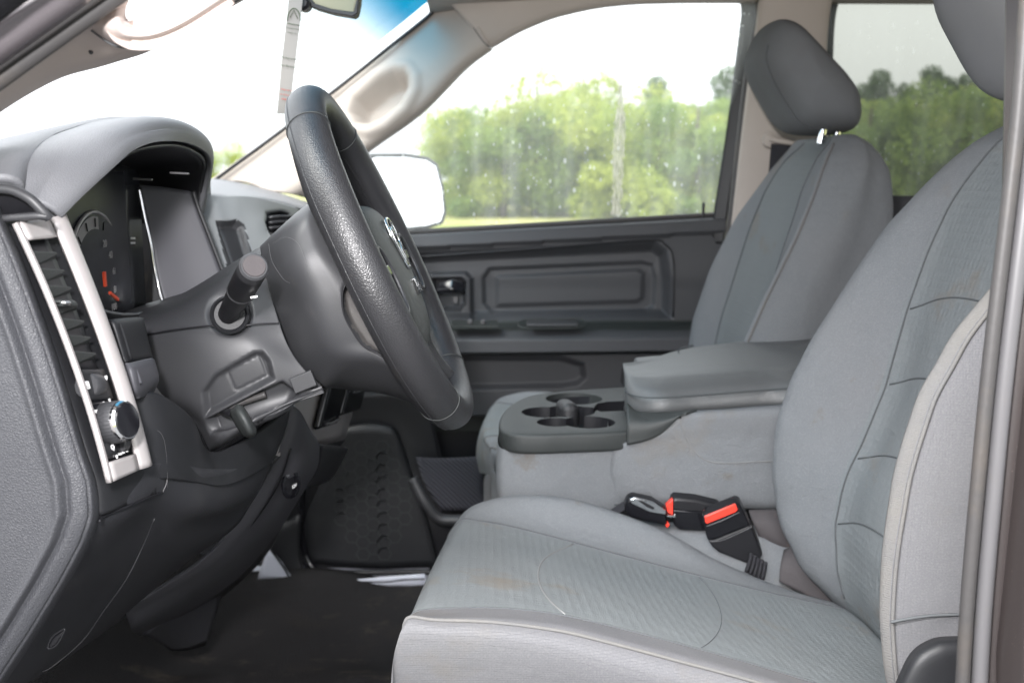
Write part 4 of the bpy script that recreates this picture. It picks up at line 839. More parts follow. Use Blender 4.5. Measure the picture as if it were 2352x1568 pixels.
# inner rim + dark underside
lipin = [(u+4, v+6, Y+.004) for u, v, Y in lip]
patch('hood_inner_rim', [[(u+1, v+3, Y+.003) for u, v, Y in lip], [(u+3, v+13, Y+.004) for u, v, Y in lip]], M['mid'], dash, 4, 60, thick=.004)
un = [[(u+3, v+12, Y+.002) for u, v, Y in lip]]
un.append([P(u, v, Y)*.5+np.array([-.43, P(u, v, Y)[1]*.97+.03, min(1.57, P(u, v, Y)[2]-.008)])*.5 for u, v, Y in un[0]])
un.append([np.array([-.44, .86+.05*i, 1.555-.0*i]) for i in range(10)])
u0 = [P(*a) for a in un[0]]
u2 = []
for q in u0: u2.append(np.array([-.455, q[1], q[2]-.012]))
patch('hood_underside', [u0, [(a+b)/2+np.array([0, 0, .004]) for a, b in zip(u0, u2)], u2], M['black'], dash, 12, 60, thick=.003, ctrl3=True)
for u, v in ((328, 412), (412, 398)):
    q = P(u, v, 1.14); box('clip_slot', q, (.010, 0, -.0005), (0, .0025, 0), (0, 0, .0012), M['seal_light'], dash, .0008)
# cluster lens & far wall
cv = []
for i in range(12):
    for j in range(12): a = i/11; b = j/11; cv.append((-.436-.012*math.sin(b*math.pi), .84+b*.49, 1.385+a*.185))
lensm = mat('cluster_lens_plastic', (.042, .044, .05), .26, .35, stain=[(18, .5, .75, (.05, .055, .065))])
cl_ = obj('instrument_cluster', cv, grid_faces(12, 12), lensm, dash); mod_solid(cl_, .004, 0)
def dialpt(r, a): return np.array([-.4425, 1.192+r*math.sin(a), 1.430+r*1.0*math.cos(a)])
ringv = []; 
for a in np.linspace(0, 2*math.pi, 64, endpoint=False): ringv.append(dialpt(.083, a))
tube('dial_ring', ringv, .0022, M['dialring'], cl_, 8, res=90, closed=True)
an = np.linspace(0, 2*math.pi, 48, endpoint=False)
obj('dial_scale', [dialpt(.078, a) for a in an]+[dialpt(.064, a) for a in an], [(i, (i+1) % 48, (i+1) % 48+48, i+48) for i in range(48)], mat('dial_scale_grey', (.3, .29, .29), .5), cl_, smooth=False)
for k in range(13):
    a = -2.2+k*.37; c = dialpt(.071, a)+np.array([.0012, 0, 0]); d = dialpt(.071, a)-dialpt(.02, a); d /= np.linalg.norm(d); s_ = np.cross(d, (1, 0, 0))
    box('dial_tick', c, d*.005, s_*.0007, (.0006, 0, 0), M['black'], cl_, 0)
for k, nn in enumerate(('20', '40', '60', '80', '100')): 
    a = .5+k*.42; text('dial_number', nn, dialpt(.052, a)+np.array([.002, 0, 0]), (0, 1, 0), (0, 0, 1), .012, M['dialring'], cl_)
def needle(p, q, w): 
    p = np.array(p); q = np.array(q); d = (q-p)/2; n = np.cross(d, (1, 0, 0)); n = n/np.linalg.norm(n)*w; box('needle', (p+q)/2, d, n, (.0015, 0, 0), M['needle'], cl_, .0004)
def PXc(u, v): return PX(u, v, -.432)
needle(PXc(239, 624), PXc(242, 658), .0026); needle(PXc(252, 672), PXc(271, 688), .0017)
for v in (547, 558):
    for u in (303, 308): box('cluster_dot', PXc(u-0, v), (.001, 0, 0), (0, .0016, 0), (0, 0, .0012), M['white_print'], cl_, 0)
tube('cluster_trim_line', pts([(318, 430, 1.315), (330, 490, 1.315), (346, 560, 1.315), (352, 600, 1.315), (362, 650, 1.315), (376, 704, 1.31)]), .0022, M['chrome'], dash, 8)
patch('cluster_side_wall', [[(322, 425, 1.33), (335, 490, 1.33), (350, 570, 1.33), (360, 640, 1.33), (380, 708, 1.33)], [(380, 430, 1.35), (395, 490, 1.35), (415, 560, 1.35), (430, 620, 1.35), (455, 700, 1.35)], [(440, 440, 1.365), (455, 485, 1.365), (480, 550, 1.365), (505, 615, 1.365), (520, 660, 1.365)]], M['wall'], dash, 16, 20, thick=.004)
tube('cluster_outer_edge', pts([(444, 440, 1.362), (456, 478, 1.362), (482, 545, 1.362), (505, 605, 1.362), (518, 640, 1.362)]), .003, M['mid'], dash, 8)
patch('cluster_floor', [[np.array([-.45, .84, 1.388]), np.array([-.45, 1.1, 1.388]), np.array([-.45, 1.34, 1.388])], [P(150, 690, .86), P(330, 716, 1.12), P(520, 645, 1.335)]], M['mid'], dash, 8, 12, thick=.004, ctrl3=True)
# centre top of dash, seen right of the hood
patch('dash_top', [[(430, 415, 2.28), (500, 411, 2.26), (600, 430, 2.26), (700, 462, 2.26), (800, 490, 2.26)], [(440, 424, 1.9), (500, 420, 1.9), (600, 440, 1.9), (700, 470, 1.95), (800, 500, 2.0)], [(445, 452, 1.5), (500, 446, 1.55), (600, 450, 1.65), (700, 474, 1.8), (800, 510, 1.95)], [(445, 462, 1.46), (500, 452, 1.5), (600, 457, 1.6), (700, 482, 1.75), (800, 520, 1.9)]], M['hood'], dash, 20, 24, thick=.008)
vent2 = [(612, 487), (655, 482), (670, 500), (662, 540), (625, 545), (612, 520)]
def dC(u, v):
    return -.012*sm(-sdpoly(u, v, [(492, 505), (545, 503), (562, 515), (590, 610), (520, 615)]), 0, 8)-.035*sm(-sdpoly(u, v, vent2), 0, 10)
def mC(u, v):
    q = (np.array([u]), np.array([v]))
    if sdpoly(*q, vent2)[0] < -4: return 2
    return 1 if sdpoly(*q, [(492, 505), (545, 503), (562, 515), (590, 610), (520, 615)])[0] < -2 else 0
patch('dash_centre_panel', [[(436, 440, 1.50), (500, 450, 1.49), (600, 455, 1.58), (760, 500, 1.9)], [(452, 500, 1.46), (520, 500, 1.47), (600, 500, 1.56), (760, 560, 1.9)], [(478, 560, 1.44), (545, 560, 1.45), (620, 560, 1.55), (760, 620, 1.9)], [(505, 640, 1.42), (570, 640, 1.43), (640, 640, 1.54), (760, 700, 1.9)], [(560, 760, 1.38), (600, 760, 1.42), (680, 760, 1.53), (770, 800, 1.9)]], [M['light_trim'], M['mid'], M['black']], dash, 70, 80, disp=dC, thick=.006, matf=mC)
for k in range(3): tube('vent_blade', pts([(618, 500+k*12, 1.57), (640, 497+k*12, 1.58), (662, 497+k*12, 1.6)]), .0022, M['mid'], dash, 6, res=6)
# dash end pad (leather grained) facing the door
E = [(-12, 470), (0, 502), (38, 590), (76, 690), (112, 790), (147, 900), (186, 1030), (212, 1110), (216, 1185), (196, 1245), (148, 1335), (78, 1450), (0, 1568), (-60, 1660)]
def eoff(d, Y): return [(u+d, v, Y) for u, v in E]
def dE(u, v):
    # a worn valley parallel to the edge
    c = np.interp(v, [q[1] for q in E], [q[0] for q in E]); t = c-u
    return -.004*np.exp(-((t-62)/10)**2)+.003*np.exp(-((t-82)/10)**2)-.003*np.exp(-((t-9)/3.0)**2)
patch('dash_end_pad', [[(-420, v, .765) for u, v in E], eoff(-300, .762), eoff(-150, .76), eoff(-80, .76), eoff(-50, .762), eoff(-20, .766), eoff(-4, .772), eoff(8, .785), eoff(12, .80)], M['pad'], dash, 150, 110, disp=dE, thick=.008)
# small round vent top left
for k in range(5): tube('vent_blade', pts([(-30+k*16, 492-k*2, .80), (-20+k*18, 470, .80), (-32+k*22, 452+k*2, .80)]), .0016, M['seal_light'], dash, 6, res=12)
patch('side_vent', [[(-60, 440, .79), (0, 440, .79), (40, 446, .79), (70, 462, .79), (92, 486, .795), (100, 500, .80)], [(-60, 500, .80), (0, 498, .80), (30, 496, .80), (55, 495, .80), (80, 495, .80), (98, 506, .80)]], M['black'], dash, 8, 16, thick=.004)
tube('side_vent_rim', pts([(-60, 434, .785), (0, 433, .785), (35, 439, .785), (70, 458, .785), (100, 488, .787), (112, 500, .79)]), .004, M['mid'], dash, 8)
tube('side_vent_rim', pts([(-60, 505, .785), (20, 501, .785), (80, 496, .785), (108, 497, .787)]), .003, M['mid'], dash, 8)
# face plate that carries the bezel
patch('dash_face_plate', [[(-20, 506, .79), (26, 590, .79), (64, 690, .79), (100, 790, .79), (140, 900, .79), (180, 1020, .79), (204, 1100, .79), (210, 1180, .79)],
                          [(20, 512, .80), (60, 600, .80), (98, 700, .80), (140, 800, .80), (180, 910, .80), (220, 1030, .80), (245, 1112, .80), (250, 1178, .80)],
                          [(130, 494, .86), (158, 560, .86), (195, 650, .86), (236, 760, .86), (268, 860, .86), (300, 960, .86), (330, 1060, .86), (332, 1140, .86)],
                          [(140, 492, .875), (170, 560, .875), (208, 650, .875), (248, 760, .875), (280, 860, .875), (312, 960, .875), (346, 1060, .875), (360, 1135, .88)]], M['pad_dark'], dash, 24, 50, thick=.006)
BZ = {0: (np.array([22, 518, .780]), np.array([130, 503, .850])), .5: (np.array([150, 818, .778]), np.array([252, 818, .846])), 1: (np.array([238, 1110, .780]), np.array([326, 1070, .846]))}
def BQ(s, t, off=0):
    """point on the vent / switch panel: s across (0 near, 1 far), t down, off towards the driver"""
    w0 = 2*(t-.5)*(t-1); w1 = -4*t*(t-1); w2 = 2*t*(t-.5); n_ = BZ[0][0]*w0+BZ[.5][0]*w1+BZ[1][0]*w2; f_ = BZ[0][1]*w0+BZ[.5][1]*w1+BZ[1][1]*w2
    q = P(*n_)*(1-s)+P(*f_)*s
    if off:
        a = P(*f_)-P(*n_); tt = min(t, .98); n2 = BZ[0][0]*(2*(tt-.48)*(tt-.98))+BZ[.5][0]*(-4*(tt+.02)*(tt-.98))+BZ[1][0]*(2*(tt+.02)*(tt-.48))
        b = P(*n2)-P(*(BZ[0][0]*(2*(tt-.5)*(tt-1))+BZ[.5][0]*(-4*tt*(tt-1))+BZ[1][0]*(2*tt*(tt-.5)))); nn = np.cross(a, b); nn /= np.linalg.norm(nn)
        if nn[0] < 0: nn = -nn
        q = q+nn*off
    return q
def strip(name, s0, s1, t0, t1, o0, o1, m, parent, n=16, thick=.003, crown=0):
    G = [[BQ(s, t, o0+(o1-o0)*((s-s0)/(s1-s0))+crown*math.sin(math.pi*(s-s0)/(s1-s0))) for s in np.linspace(s0, s1, 6)] for t in np.linspace(t0, t1, n)]
    G = np.array(G); o = obj(name, G.reshape(-1, 3), grid_faces(n, 6), m, parent); mod_solid(o, thick, 0); return o
bz = strip('bezel', .75, 1.0, 0.0, 1.0, .004, .007, M['silver'], dash, 40, .004, .003)
strip('bezel_rail', 0.0, .055, 0.0, 1.0, .004, .004, M['silver'], bz, 40, .004)
strip('bezel_rail', .08, .68, 0.0, .065, .004, .004, M['silver'], bz, 6, .004)
strip('bezel_rail', .05, .72, .925, 1.0, .0038, .0048, M['silver'], bz, 6, .004)
strip('vent_box', .20, .72, .05, .56, -.005, -.005, M['black'], bz, 12)
for k in range(7):
    t = .10+k*.063
    a = [BQ(.15, t, .002), BQ(.64, t+.010, .002), BQ(.68, t+.022, -.003), BQ(.22, t+.042, -.003)]
    prism('louver', a, BQ(.1, t+.008, .0)-BQ(.1, t, .0), M['tray'], bz, .0006, 2, smooth=False)
q = BQ(.26, .305, .006); box('vent_tab', q, (BQ(.5, .305)-BQ(.2, .305))*.55, (BQ(.2, .33)-BQ(.2, .305))*.55, (.004, 0, 0), M['tray'], bz, .0035, 4)
box('vent_tab_inlay', BQ(.16, .31, .010), (BQ(.5, .305)-BQ(.2, .305))*.22, (BQ(.2, .33)-BQ(.2, .305))*.28, (.002, 0, 0), M['chrome'], bz, .0015, 3)
strip('dimmer_plate', .07, .68, .555, .675, .001, .001, M['pad_dark'], bz, 8)
strip('switch_plate', .07, .68, .675, .93, .000, .000, M['gloss'], bz, 8)
def wheelknob(s, t, r, w, par):
    c = BQ(s, t, -.003); ax = BQ(s+.1, t)-BQ(s, t); lathe('thumb_wheel', c-ax/np.linalg.norm(ax)*w/2, ax, [(0, r*.9), (w*.1, r), (w*.9, r), (w, r*.9)], M['mid'], par, 48, .03)
wheelknob(.42, .615, .010, .016, bz); wheelknob(.62, .862, .0095, .010, bz)
kc = BQ(.38, .775, 0); kn = BQ(.38, .775, .01)-kc; kn /= np.linalg.norm(kn)
kn = kn+np.array([0.10, -.25, .05]); kn /= np.linalg.norm(kn)
kb = lathe('light_knob', kc, kn, [(0, .0155), (.002, .0165), (.016, .0158), (.017, .0155)], M['mid'], bz, 72, .03)
lathe('knob_ring', kc, kn, [(.0165, .0156), (.0195, .0158), (.021, .0145)], M['chrome'], kb, 48)
lathe('knob_cap', kc, kn, [(.0205, .0140), (.0220, .0132), (.0224, .008), (.0225, .001)], M['gloss'], kb, 48)
exb = BQ(.6, .7)-BQ(.2, .7); eyb = BQ(.3, .68)-BQ(.3, .74)
for s_, a, b, z in [('0', .43, .696, .0055), ('*', .58, .690, .0075), ('D', .70, .705, .005), ('AUTO', .22, .722, .0035), ('*', .12, .705, .0075)]:
    text('switch_mark', s_, BQ(a, b, .0022), exb, eyb, z, M['white_print'], bz)
text('switch_mark', '0', BQ(.38, .915, .0022), exb, eyb, .0048, M['white_print'], bz)
for k, w in enumerate((.003, .0016, .0016)): box('switch_mark', BQ(.47+k*.09, .908-k*.004, .0022), exb/np.linalg.norm(exb)*w, eyb/np.linalg.norm(eyb)*(.0008+.0004*k), (.0003, 0, 0), M['white_print'], bz, 0)
strip('cargo_switch', .11, .36, .845, .90, .002, .003, M['pad_dark'], bz, 6)
text('switch_mark', 'Q', BQ(.24, .872, .0058), exb, eyb, .006, M['white_print'], bz)
text('switch_mark', '///', BQ(.64, .592, .0032), exb, eyb, .0045, M['white_print'], bz)
q = BQ(.17, .617, .0032); an_ = exb/np.linalg.norm(exb)*.0022; bn_ = eyb/np.linalg.norm(eyb)*.0028
tube('switch_mark', [q-an_-bn_, q+an_-bn_, q+an_+bn_, q-an_+bn_, q-an_-bn_, q+an_+bn_, q-an_+bn_, q+an_-bn_], .0004, M['white_print'], bz, 5, smoothpath=False)
# blocks right of bezel
patch('dash_block', [[(238, 738, .875), (262, 732, .88), (310, 728, .94), (330, 730, .97)], [(250, 752, .872), (272, 748, .875), (318, 745, .935), (334, 748, .965)], [(275, 832, .872), (296, 830, .875), (345, 822, .935), (352, 826, .96)]], M['pad_dark'], dash, 14, 16, thick=.01)
patch('dash_block', [[(278, 834, .868), (300, 832, .87), (345, 822, .93), (356, 826, .95)], [(286, 852, .862), (310, 850, .865), (355, 840, .925), (362, 850, .945)], [(300, 895, .862), (318, 892, .865), (362, 872, .925), (364, 876, .945)], [(306, 916, .872), (322, 914, .875), (350, 905, .93), (362, 880, .95)]], M['stack'], dash, 16, 16, thick=.01)
# lower dash / knee panel
def dL(u, v): return np.zeros_like(u)
patch('knee_panel', [[(298, 908, .885), (362, 903, .91), (440, 958, .96), (482, 1036, 1.0), (570, 1006, 1.06), (668, 938, 1.14)],
                     [(318, 990, .875), (385, 975, .905), (450, 1010, .955), (495, 1060, 1.0), (572, 1040, 1.06), (655, 990, 1.14)],
                     [(328, 1062, .868), (395, 1060, .90), (460, 1075, .955), (510, 1090, 1.0), (572, 1072, 1.06), (640, 1030, 1.14)],
                     [(325, 1100, .868), (396, 1100, .90), (462, 1110, .955), (515, 1115, 1.0), (572, 1095, 1.06), (625, 1065, 1.14)]], M['pad_dark'], dash, 24, 36, thick=.006)
patch('lower_dash', [[(200, 1118, .79), (300, 1085, .84), (390, 1060, .90), (470, 1076, .96), (560, 1072, 1.05), (642, 1025, 1.14)],
                     [(212, 1190, .786), (300, 1165, .835), (376, 1140, .90), (460, 1165, .965), (540, 1155, 1.05), (604, 1110, 1.14)],
                     [(180, 1270, .786), (255, 1235, .835), (335, 1205, .905), (420, 1205, .975), (500, 1190, 1.06), (575, 1160, 1.14)],
                     [(135, 1340, .786), (210, 1305, .84), (290, 1275, .91), (370, 1258, .98), (450, 1245, 1.06), (535, 1215, 1.14)],
                     [(62, 1455, .786), (125, 1430, .84), (200, 1390, .91), (280, 1350, .98), (350, 1330, 1.06), (430, 1290, 1.14)],
                     [(-30, 1602, .79), (40, 1562, .84), (95, 1537, .91), (160, 1496, .98), (220, 1455, 1.06), (284, 1413, 1.14)],
                     [(-30, 1620, .95), (60, 1570, 1.0), (110, 1540, 1.1), (170, 1500, 1.15), (230, 1458, 1.2), (290, 1416, 1.25)]], M['knee'], dash, 44, 44, thick=.006)
tube('panel_gap', pts([(228, 1196, .784), (242, 1184, .80), (300, 1160, .832), (372, 1130, .893)]), .0011, M['black'], dash, 6)
tube('panel_gap', pts([(372, 1000, .896), (382, 1040, .896), (384, 1100, .896), (374, 1130, .894)]), .0006, M['seal_light'], dash, 5)
tube('panel_edge_line', pts([(355, 1190, .898), (330, 1250, .905), (290, 1330, .90), (240, 1400, .905), (190, 1470, .91), (120, 1530, .90), (95, 1542, .895)]), .0007, M['pad_dark'], dash, 6)
prism('fuse_slot', [P(u, v, .825) for u, v in [(112, 1480), (125, 1462), (145, 1448), (143, 1456), (128, 1478), (114, 1490)]], (0, .004, 0), M['black'], dash, .001)
tube('fuse_slot_rim', pts([(110, 1488, .822), (120, 1462, .822), (146, 1444, .822), (146, 1452, .822), (130, 1480, .822)]), .0006, M['pad_dark'], dash, 6, closed=True)
# hairs/scratches on the knee panel
for l in ([(352, 985, .893), (370, 995, .893), (380, 1025, .893), (384, 1075, .895), (385, 1120, .893)], ):
    tube('hair', pts([(a, b, c-.002) for a, b, c in l]), .0001, M['seal_light'], dash, 4)
# centre stack lower wall
patch('stack_side', [[(668, 930, 1.25), (655, 1000, 1.26), (602, 1115, 1.29), (542, 1205, 1.31), (470, 1283, 1.34), (380, 1345, 1.37), (288, 1400, 1.39)],
                     [(690, 945, 1.26), (682, 1010, 1.27), (632, 1125, 1.30), (570, 1212, 1.32), (495, 1292, 1.35), (400, 1352, 1.38), (290, 1412, 1.40)],
                     [(712, 985, 1.30), (704, 1050, 1.32), (665, 1130, 1.34), (605, 1220, 1.36), (535, 1300, 1.39), (440, 1370, 1.42), (305, 1448, 1.43)],
                     [(735, 1020, 1.42), (728, 1075, 1.44), (690, 1140, 1.46), (630, 1235, 1.48), (560, 1318, 1.50), (470, 1385, 1.52), (325, 1460, 1.53)]], M['stack'], dash, 28, 40, thick=.006)
patch('stack_underside', [[(735, 1020, 1.42), (728, 1075, 1.44), (690, 1140, 1.46), (630, 1235, 1.48), (560, 1318, 1.50), (520, 1350, 1.51), (490, 1372, 1.52)],
                          [(800, 1030, 1.72), (760, 1100, 1.74), (690, 1128, 1.74), (655, 1195, 1.74), (620, 1262, 1.72), (572, 1318, 1.71), (512, 1370, 1.70)]], M['pad_dark'], dash, 10, 30, thick=.006)
patch('stack_foot', [[(330, 1455, 1.50), (400, 1400, 1.50), (520, 1310, 1.53)], [(365, 1475, 1.57), (430, 1440, 1.57), (505, 1380, 1.60)], [(395, 1494, 1.64), (435, 1492, 1.65), (472, 1482, 1.67)]], M['stack'], dash, 12, 14, thick=.006)
tube('panel_gap', pts([(668, 1030, 1.27), (640, 1110, 1.29), (590, 1190, 1.315), (530, 1260, 1.345), (505, 1290, 1.36), (470, 1300, 1.36)]), .0012, M['black'], dash, 6)
lathe('socket', P(666, 1112, 1.305), (1.2, -.6, .1), [(0, .018), (.003, .018), (.004, .014), (-.004, .012)], M['gloss'], dash, 30)
text('socket_mark', '12V', P(676, 1116, 1.285), (.45, .9, .1), (0, 0, 1), .006, M['white_print'], dash)
# stack face with silver trim and screens
def SF(s, t, off=0):
    a = pts([(664, 935, 1.27), (828, 880, 1.78)]); b = pts([(642, 1048, 1.27), (792, 1010, 1.74)]); q = (a[0]*(1-s)+a[1]*s)*(1-t)+(b[0]*(1-s)+b[1]*s)*t; return q+np.array([1, -.1, .2])*off
patch('stack_silver', [[SF(s, -.6) for s in (0, .4, 1)], [SF(s, .3) for s in (0, .4, 1)], [SF(s, 1.0) for s in (0, .4, 1)]], M['silver'], dash, 8, 8, thick=.006, ctrl3=True)
patch('stack_lower', [[SF(s, 1.0, .001) for s in (0, .4, 1)], [SF(s, 1.35, -.02) for s in (0, .4, 1)], [SF(s, 1.7, -.05) for s in (0, .4, 1)]], M['pad_dark'], dash, 8, 8, thick=.006, ctrl3=True)
for s0, s1, t0, t1 in ((.33, .60, -.35, .62), (.64, .98, -.45, .55)):
    c = SF((s0+s1)/2, (t0+t1)/2, .008); box('stack_screen', c, (SF(s1, .5)-SF(s0, .5))/2, (SF(.5, t1)-SF(.5, t0))/2, (.006, 0, 0), M['gloss'], dash, .005, 3)
    c = SF((s0+s1)/2, (t0+t1)/2, .016)
tube('screen_rim', [SF(.36, .56, .018), SF(.46, .58, .018), SF(.57, .54, .018)], .0018, M['seal_light'], dash, 6, res=10)
tube('screen_line', [SF(.68, .1, .018), SF(.8, .12, .018), SF(.95, .1, .018)], .001, M['mid'], dash, 6, res=6)

# ================================================================ steering column
colm = thing('steering_column', 'grey plastic steering column shroud with stalk and tilt lever', 'steering column', tuple(P(560, 850, 1.11)))
inset = [(468, 960), (462, 900), (490, 862), (585, 808), (605, 806), (622, 828), (632, 872), (600, 890)]
card = [(516, 852), (590, 815), (600, 820), (617, 865), (545, 900), (536, 898)]
def dK(u, v):
    d = sdpoly(u, v, inset); c = sdpoly(u, v, card)
    st = np.hypot(u-527, v-718)
    h = -.008*sm(-d, -2, 10)+.004*sm(-c, -1, 3)*0
    h += -.0014*np.exp(-(c/2.2)**2)
    h += -.010*(1-sm(st, 30, 58))
    low = sdpoly(u, v, [(478, 1000), (470, 962), (600, 895), (650, 872), (690, 905), (590, 968)])
    h += -.012*sm(-low, 0, 12)
    return h
patch('column_shroud', [[(325, 714, 1.19), (430, 668, 1.19), (540, 600, 1.19), (610, 560, 1.19)],
                        [(318, 722, 1.10), (425, 680, 1.09), (535, 612, 1.09), (605, 580, 1.09)],
                        [(322, 738, 1.05), (428, 700, 1.04), (540, 640, 1.04), (612, 630, 1.05)],
                        [(336, 770, 1.03), (440, 756, 1.01), (545, 742, 1.01), (642, 742, 1.02)],
                        [(345, 850, 1.025), (455, 835, 1.0), (570, 800, 1.0), (672, 812, 1.015)],
                        [(372, 905, 1.025), (470, 915, 1.0), (590, 880, 1.0), (712, 862, 1.015)],
                        [(440, 960, 1.03), (490, 970, 1.005), (600, 925, 1.005), (738, 888, 1.02)],
                        [(482, 1034, 1.035), (520, 1015, 1.01), (610, 960, 1.01), (742, 895, 1.025)],
                        [(482, 1030, 1.15), (520, 1010, 1.15), (610, 958, 1.15), (740, 893, 1.15)]], M['mid'], colm, 130, 110, disp=dK, thick=.004)
tube('shroud_split', pts([(335, 769, 1.028), (400, 757, 1.01), (480, 748, 1.0), (505, 752, 1.0)]), .0009, M['black'], colm, 6)
tube('shroud_split', pts([(548, 752, 1.0), (580, 745, 1.003), (640, 742, 1.014)]), .0009, M['black'], colm, 6)
box('key_cover', P(697, 876, 1.008), P(715, 868, 1.0)-P(690, 878, 1.0), (P(705, 895, 1.0)-P(695, 870, 1.0))*.7, (0, .003, 0), M['mid'], colm, .001)
lv = patch('tilt_lever', [[(535, 936, .985), (545, 928, .98), (558, 932, .98), (568, 945, .985)], [(528, 948, .98), (542, 942, .965), (562, 946, .965), (576, 960, .98)], [(540, 975, .975), (555, 970, .96), (572, 972, .96), (588, 982, .975)], [(556, 998, .98), (568, 996, .965), (580, 996, .965), (589, 994, .98)], [(566, 1004, .99), (572, 1006, .985), (580, 1006, .985), (586, 1000, .99)]], M['tray'], colm, 20, 16, thick=.008)
tube('lever_stem', pts([(515, 946, 1.01), (530, 948, .99), (545, 945, .985)]), .004, M['black'], colm, 8, res=10)
tube('column_bracket', pts([(480, 955, 1.02), (520, 938, 1.01), (560, 922, 1.01), (610, 905, 1.01)]), .0035, M['rubber'], colm, 8)
lathe('stalk_boot', P(527, 722, .998), (.1, -1, .15), [(-.012, .0185), (0, .0185), (.002, .0165), (-.001, .0145)], M['pad_dark'], colm, 36)
s0 = P(524, 722, 1.0); s1 = P(584, 611, .90); ax = s1-s0; Ls = np.linalg.norm(ax)
st = lathe('stalk', s0, ax, [(0, .0095), (Ls*.25, .0105), (Ls*.5, .0115), (Ls*.52, .0125), (Ls*.86, .0128), (Ls*.9, .0128)], M['black'], colm, 40)
lathe('stalk_ring', s0, ax, [(Ls*.50, .0126), (Ls*.51, .0130), (Ls*.525, .0130), (Ls*.53, .0126)], M['mid'], st, 40)
lathe('stalk_cap', s0, ax, [(Ls*.9, .0128), (Ls*.93, .0130), (Ls*.985, .0128), (Ls*1.0, .0112), (Ls*.999, .0002)], M['mid'], st, 40)
lathe('stalk_button', s0, ax, [(Ls*1.0, .0100), (Ls*1.008, .0095), (Ls*1.009, .0002)], M['boot'], st, 40)
box('stalk_mark', P(591, 678, .937)+np.array([0, -.0135, 0]), (.003, 0, .0005), (0, .0006, 0), (0, 0, .0008), M['white_print'], st, 0)

# ================================================================ steering wheel
wc = P(884, 596, 1.11)
sw = thing('steering_wheel', 'black leather wrapped steering wheel worn shiny at the lower rim', 'steering wheel', tuple(wc))
TL = math.radians(24.5)
wn = np.array([math.cos(TL), 0, math.sin(TL)]); wu = np.array([-math.sin(TL), 0, math.cos(TL)]); wl_ = np.array([0, 1., 0])
def WP(a, b, n): return wc+wl_*a+wu*b+wn*n
R = .1765
nseg, ncs = 180, 28; v = []; mi = []
for i in range(nseg):
    th = 2*math.pi*i/nseg   # 0 = top, +90 = far side
    deg = (math.degrees(th)+180) % 360-180
    bul = sum(math.exp(-((abs(deg)-c)/w)**2)*h for c, w, h in ((62, 13, .0045), (118, 16, .0025)))
    for k in range(ncs):
        ph = 2*math.pi*k/ncs; rr_ = .0182; ri = rr_*math.cos(ph); ni = rr_*1.12*math.sin(ph)
        if ri < 0: ri *= 1+bul*60*.9
        if ni < 0: ni *= 1+bul*18
        r = R+ri; v.append(WP(math.sin(th)*r, math.cos(th)*r, ni))
f = grid_faces(nseg, ncs, True)+[((nseg-1)*ncs+j, (nseg-1)*ncs+(j+1) % ncs, (j+1) % ncs, j) for j in range(ncs)]
rim = obj('rim', v, f, [M['leather'], M['leather_s']], sw); fixn(rim)
for p in rim.data.polygons:
    i = p.vertices[0]//ncs; deg = (i*2+180) % 360-180
    p.material_index = 1 if (abs(deg) < 36 or abs(deg) > 146) else 0
def rimring(deg, name='rim_seam'):
    th = math.radians(deg); i = int(round(deg % 360/2)) % nseg; c = WP(math.sin(th)*R, math.cos(th)*R, 0)
    ring = [c+(np.array(v[i*ncs+k])-c)*1.012 for k in range(ncs)]
    return tube(name, ring, .0007, M['tray'], rim, 5, closed=True, res=56)
for d in (-36, 36, -146, 146): rimring(d)
for ph in (200, 330):
    k = int(ph/360*ncs); path = []
    for i in range(0, nseg, 3):
        th = 2*math.pi*i/nseg; c = WP(math.sin(th)*R, math.cos(th)*R, 0); path.append(c+(np.array(v[i*ncs+k])-c)*1.004)
    tube('rim_stitch', path, .0006, M['leather_s'], rim, 5, closed=True, res=180)
# worn patches on the lower rim
for deg, ph in ((172, 60), (160, 340), (112, 20), (108, 30)):
    th = math.radians(deg); i = int(deg/2); c = WP(math.sin(th)*R, math.cos(th)*R, 0); q = c+(np.array(v[i*ncs+int(ph/360*ncs)])-c)*1.003
    d = np.array(v[(i+1)*ncs+int(ph/360*ncs)])-np.array(v[i*ncs+int(ph/360*ncs)]); d /= np.linalg.norm(d); box('rim_scuff', q, d*.006, np.cross(d, (0, 1, 0))*.0012, (0, .0007, 0), M['mid'], rim, .0005)
# hub pad
G = []
for i in range(16):
    t = i/15; s = math.cos(t*math.pi/2)**.55 if t < 1 else 0.0; hgt = .030*math.sin(t*math.pi/2)**.9; row = []
    for k in range(56):
        a = 2*math.pi*k/56; ca, sa = math.cos(a), math.sin(a); ex_ = 2/3.2
        x_ = math.copysign(abs(ca)**ex_, ca)*.088; y_ = math.copysign(abs(sa)**ex_, sa)*(.068 if sa > 0 else .105)
        x_ *= 1-.30*max(0, -sa)
        row.append(WP(x_*max(s, .01), y_*max(s, .01)-.004, -.012+hgt))
    G.append(row)
G = np.array(G); hub = obj('hub_pad', G.reshape(-1, 3), grid_faces(16, 56, True)+[tuple(range(56))], mat('hub_vinyl', (.05, .054, .052), .5, .45, [('edge', 520, .5, .0006)]), sw); fixn(hub)
def hubn(a, b): # height of hub surface
    q = max(abs(a)/.088, abs(b)/.09); q = min(.99, q); return -.012+.046*math.sin(math.acos(q**(1/.55)) if q > 0 else math.pi/2)**.9
